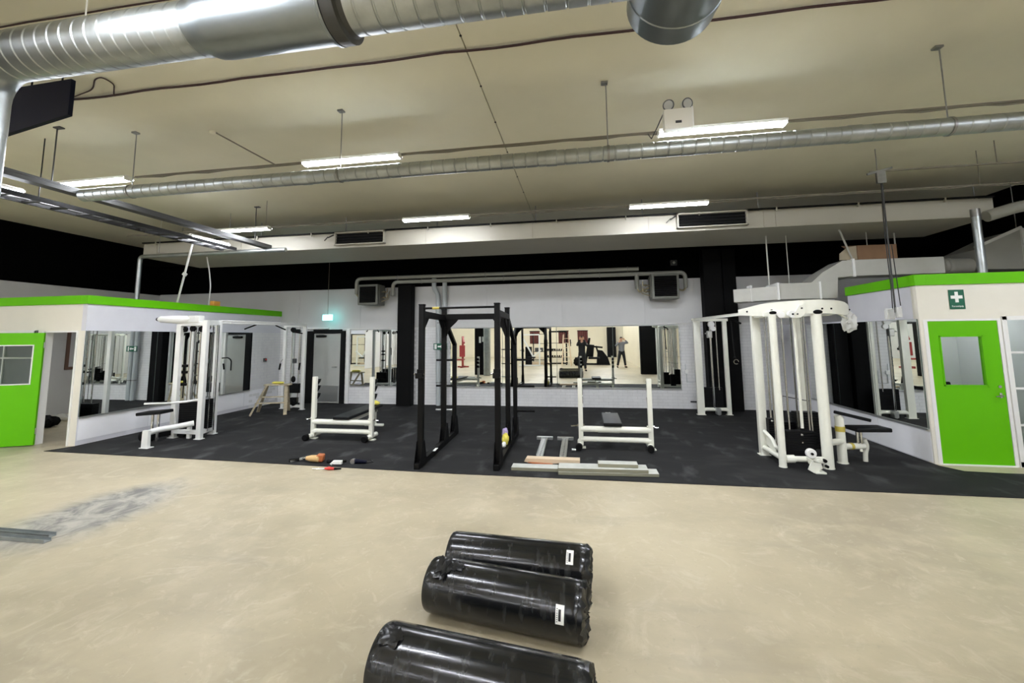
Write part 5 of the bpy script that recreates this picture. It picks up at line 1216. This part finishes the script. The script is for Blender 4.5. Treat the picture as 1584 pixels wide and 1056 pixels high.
# ------------------------------------------------------------------ people (seen in the back mirror)
def body(joints, edges, radii, name, m_, parent, root=0, sub=2):
    """skinned chain, evaluated to a mesh"""
    me = bpy.data.meshes.new('tmp'); me.from_pydata([Vector(j) for j in joints], edges, []); o = bpy.data.objects.new('tmp', me); COL.objects.link(o)
    sk = o.modifiers.new('s', 'SKIN'); sk.use_smooth_shade = True
    sv = me.skin_vertices[0].data
    for i, r_ in enumerate(radii):
        sv[i].radius = r_ if isinstance(r_, tuple) else (r_, r_); sv[i].use_root = (i == root)
    ss = o.modifiers.new('u', 'SUBSURF'); ss.levels = sub; ss.render_levels = sub
    bpy.context.view_layer.update()
    em = bpy.data.meshes.new_from_object(o.evaluated_get(bpy.context.evaluated_depsgraph_get())); bpy.data.objects.remove(o)
    q = MB(); q.b.from_mesh(em)
    return q
def person(loc, rz, h, tops, hands, label, legs, shirt, trouser, hairm, headturn=0):
    """built standing at origin facing +y, then placed. hands: two wrist points (local)"""
    k = h / 1.8
    def V(*p): return Vector(p) * k
    t = thing('person', label, 'person', (0, 0, 0))
    hips = V(0, 0, .96); chest = V(0, .01, 1.28); neck = V(0, 0, 1.50); head = V(0, .02, 1.66)
    sh = [V(s_ * .19, 0, 1.43) for s_ in (-1, 1)]
    J = [hips, V(0, 0, 1.10), chest, V(0, 0, 1.42), neck, V(0, .01, 1.60)]; E_ = [(0, 1), (1, 2), (2, 3), (3, 4), (4, 5)]
    Rr = [(.145 * k, .105 * k), (.125 * k, .09 * k), (.16 * k, .115 * k), (.13 * k, .09 * k), (.055 * k, .055 * k), (.06 * k, .06 * k)]
    arms = []
    for i, s_ in enumerate((-1, 1)):
        el, wr = Vector(hands[i][0]) * k, Vector(hands[i][1]) * k
        b0 = len(J); J += [sh[i], el, wr]; E_ += [(3, b0), (b0, b0 + 1), (b0 + 1, b0 + 2)]; Rr += [.062 * k, .046 * k, .030 * k]; arms.append((el, wr))
    for i, s_ in enumerate((-1, 1)):
        hx, kx, ax_ = legs[i]; b0 = len(J)
        J += [V(s_ * .10, 0, .88), V(*kx), V(*ax_), V(ax_[0] + s_ * .03, ax_[1] + .14, .045)]; E_ += [(0, b0), (b0, b0 + 1), (b0 + 1, b0 + 2), (b0 + 2, b0 + 3)]; Rr += [.095 * k, .062 * k, .042 * k, .038 * k]
    q = body(J, E_, Rr, 'b', None, t)
    # head with face joined to the same mesh
    hv = bmesh.ops.create_uvsphere(q.b, u_segments=24, v_segments=16, radius=1)['verts']
    for v in hv:
        x, y, z = v.co; jaw = 1 - .22 * max(0, -z) ** 1.3; v.co = head + Vector((x * .075 * jaw, y * .095 * jaw + .012 * max(0, -z) * (y > 0), z * .118)) * k
        if y > .8 and abs(z + .12) < .2 and abs(x) < .25: v.co.y += .022 * k
    for s_ in (-1, 1):
        q.sphere(head + Vector((s_ * .076, -.005, -.005)) * k, .026 * k, (.45, .8, 1.25))
        # hand: palm and fingers from the wrist on
        el, wr = arms[0 if s_ < 0 else 1]; d = (wr - el).normalized(); side = d.cross(Vector((0, 1, 0))); side = side.normalized() if side.length > .1 else Vector((1, 0, 0)); fwd = side.cross(d).normalized()
        q.rings([wr - d * .02 * k, wr + d * .03 * k, wr + d * .085 * k], [.026 * k, .036 * k, .034 * k], 12, fx=lambda i, a: 1)
        for f in range(4):
            o_ = side * (-.027 + f * .018) * k; ln = (.062, .072, .068, .054)[f] * k
            p0 = wr + d * .075 * k + o_; q.rings([p0, p0 + d * ln * .5 + fwd * .006, p0 + d * ln * .85 + fwd * .03 * k, p0 + d * ln * .8 + fwd * .045 * k], [.0095 * k, .0088 * k, .008 * k, .006 * k], 8)
        p0 = wr + d * .03 * k - side * s_ * .03 * k; q.rings([p0, p0 + (d * .03 - side * s_ * .02 + fwd * .01) * k, p0 + (d * .055 - side * s_ * .022 + fwd * .03) * k], [.012 * k, .010 * k, .007 * k], 8)
    put('body', q, M_skin, t)
    # face details
    q = MB()
    for s_ in (-1, 1): q.sphere(head + Vector((s_ * .03, .088, .012)) * k, .011 * k, (1.2, .5, .7))
    put('eyes', q, M_ink, t); put('mouth', MB().sphere(head + Vector((0, .090, -.058)) * k, .016 * k, (1.4, .4, .35)), M_brn, t)
    q = MB(); hv = bmesh.ops.create_uvsphere(q.b, u_segments=24, v_segments=16, radius=1)['verts']
    for v in hv:
        x, y, z = v.co; v.co = head + Vector((x * .086, y * .104 - .012, z * .118 + .018)) * k
        if z < .1 and y > .1: v.co.y = head.y - .01; v.co.z = max(v.co.z, head.z + .03 * k)
    put('hair', q, hairm, t)
    # jacket: torso and sleeves a little larger than the body
    J2 = [V(0, 0, .83), V(0, 0, 1.06), chest, V(0, 0, 1.42), V(0, 0, 1.49)]; E2 = [(0, 1), (1, 2), (2, 3), (3, 4)]; R2 = [(.195 * k, .15 * k), (.185 * k, .14 * k), (.195 * k, .145 * k), (.15 * k, .105 * k), .07 * k]
    for i in range(2):
        b0 = len(J2); el, wr = arms[i]; J2 += [sh[i], el, wr - (wr - el).normalized() * .03 * k]; E2 += [(3, b0), (b0, b0 + 1), (b0 + 1, b0 + 2)]; R2 += [.078 * k, .060 * k, .042 * k]
    put('jacket', body(J2, E2, R2, 'j', None, t), shirt, t)
    J3 = [V(0, 0, 1.05), V(0, 0, .90)]; E3 = [(0, 1)]; R3 = [(.175 * k, .135 * k), (.18 * k, .14 * k)]
    for i, s_ in enumerate((-1, 1)):
        hx, kx, ax_ = legs[i]; b0 = len(J3); J3 += [V(s_ * .10, 0, .86), V(*kx), V(ax_[0], ax_[1], .09)]; E3 += [(1, b0), (b0, b0 + 1), (b0 + 1, b0 + 2)]; R3 += [.115 * k, .082 * k, .066 * k]
    put('trousers', body(J3, E3, R3, 't', None, t, 0), trouser, t)
    for i, s_ in enumerate((-1, 1)):
        ax_ = legs[i][2]; q = MB(); q.rings([V(ax_[0], ax_[1] - .07, .045), V(ax_[0], ax_[1] - .05, .05), V(ax_[0] + s_ * .02, ax_[1] + .08, .048), V(ax_[0] + s_ * .035, ax_[1] + .19, .035), V(ax_[0] + s_ * .038, ax_[1] + .21, .03)], [.02 * k, .046 * k, .048 * k, .036 * k, .014 * k], 14)
        for v in q.b.verts: v.co.z = max(v.co.z, .002)
        put('shoe', q, M_rubberb, t)
    t.location = loc; t.rotation_euler = (0, 0, rz); return t
# photographer, phone held up in front at the camera
person((0.0, -.50, 0), 0, 1.84, None, [((-.23, .22, 1.30), (-.09, .38, 1.66)), ((.23, .22, 1.30), (.09, .38, 1.66))],
       'photographer in black clothes holding up a phone, seen in the back mirror', [(0, (-.13, .02, .5), (-.16, 0, .09)), (0, (.13, .02, .5), (.16, 0, .09))], M_jkt, M_jkt, M_hair)
t = thing('phone', 'black phone held up by the photographer, seen in the back mirror', 'phone', (0, -.03, 1.76))
put('phone_body', MB().box(-.078, .078, -.042, -.032, 1.765, 1.84, .004, 2), M_phone, t); put('camera_bump', MB().box(-.02, .02, -.046, -.042, 1.79, 1.82, .002), M_rubberb, t)
person((2.27, -3.1, 0), R(-8), 1.78, None, [((-.34, .06, 1.24), (-.16, .20, 1.50)), ((.40, .02, 1.42), (.17, .10, 1.62))],
       'bystander in grey top and dark trousers with a raised arm, seen in the back mirror', [(0, (-.17, .02, .5), (-.26, 0, .09)), (0, (.15, .02, .5), (.20, 0, .09))], M_grey, M_jkt, M_hair)
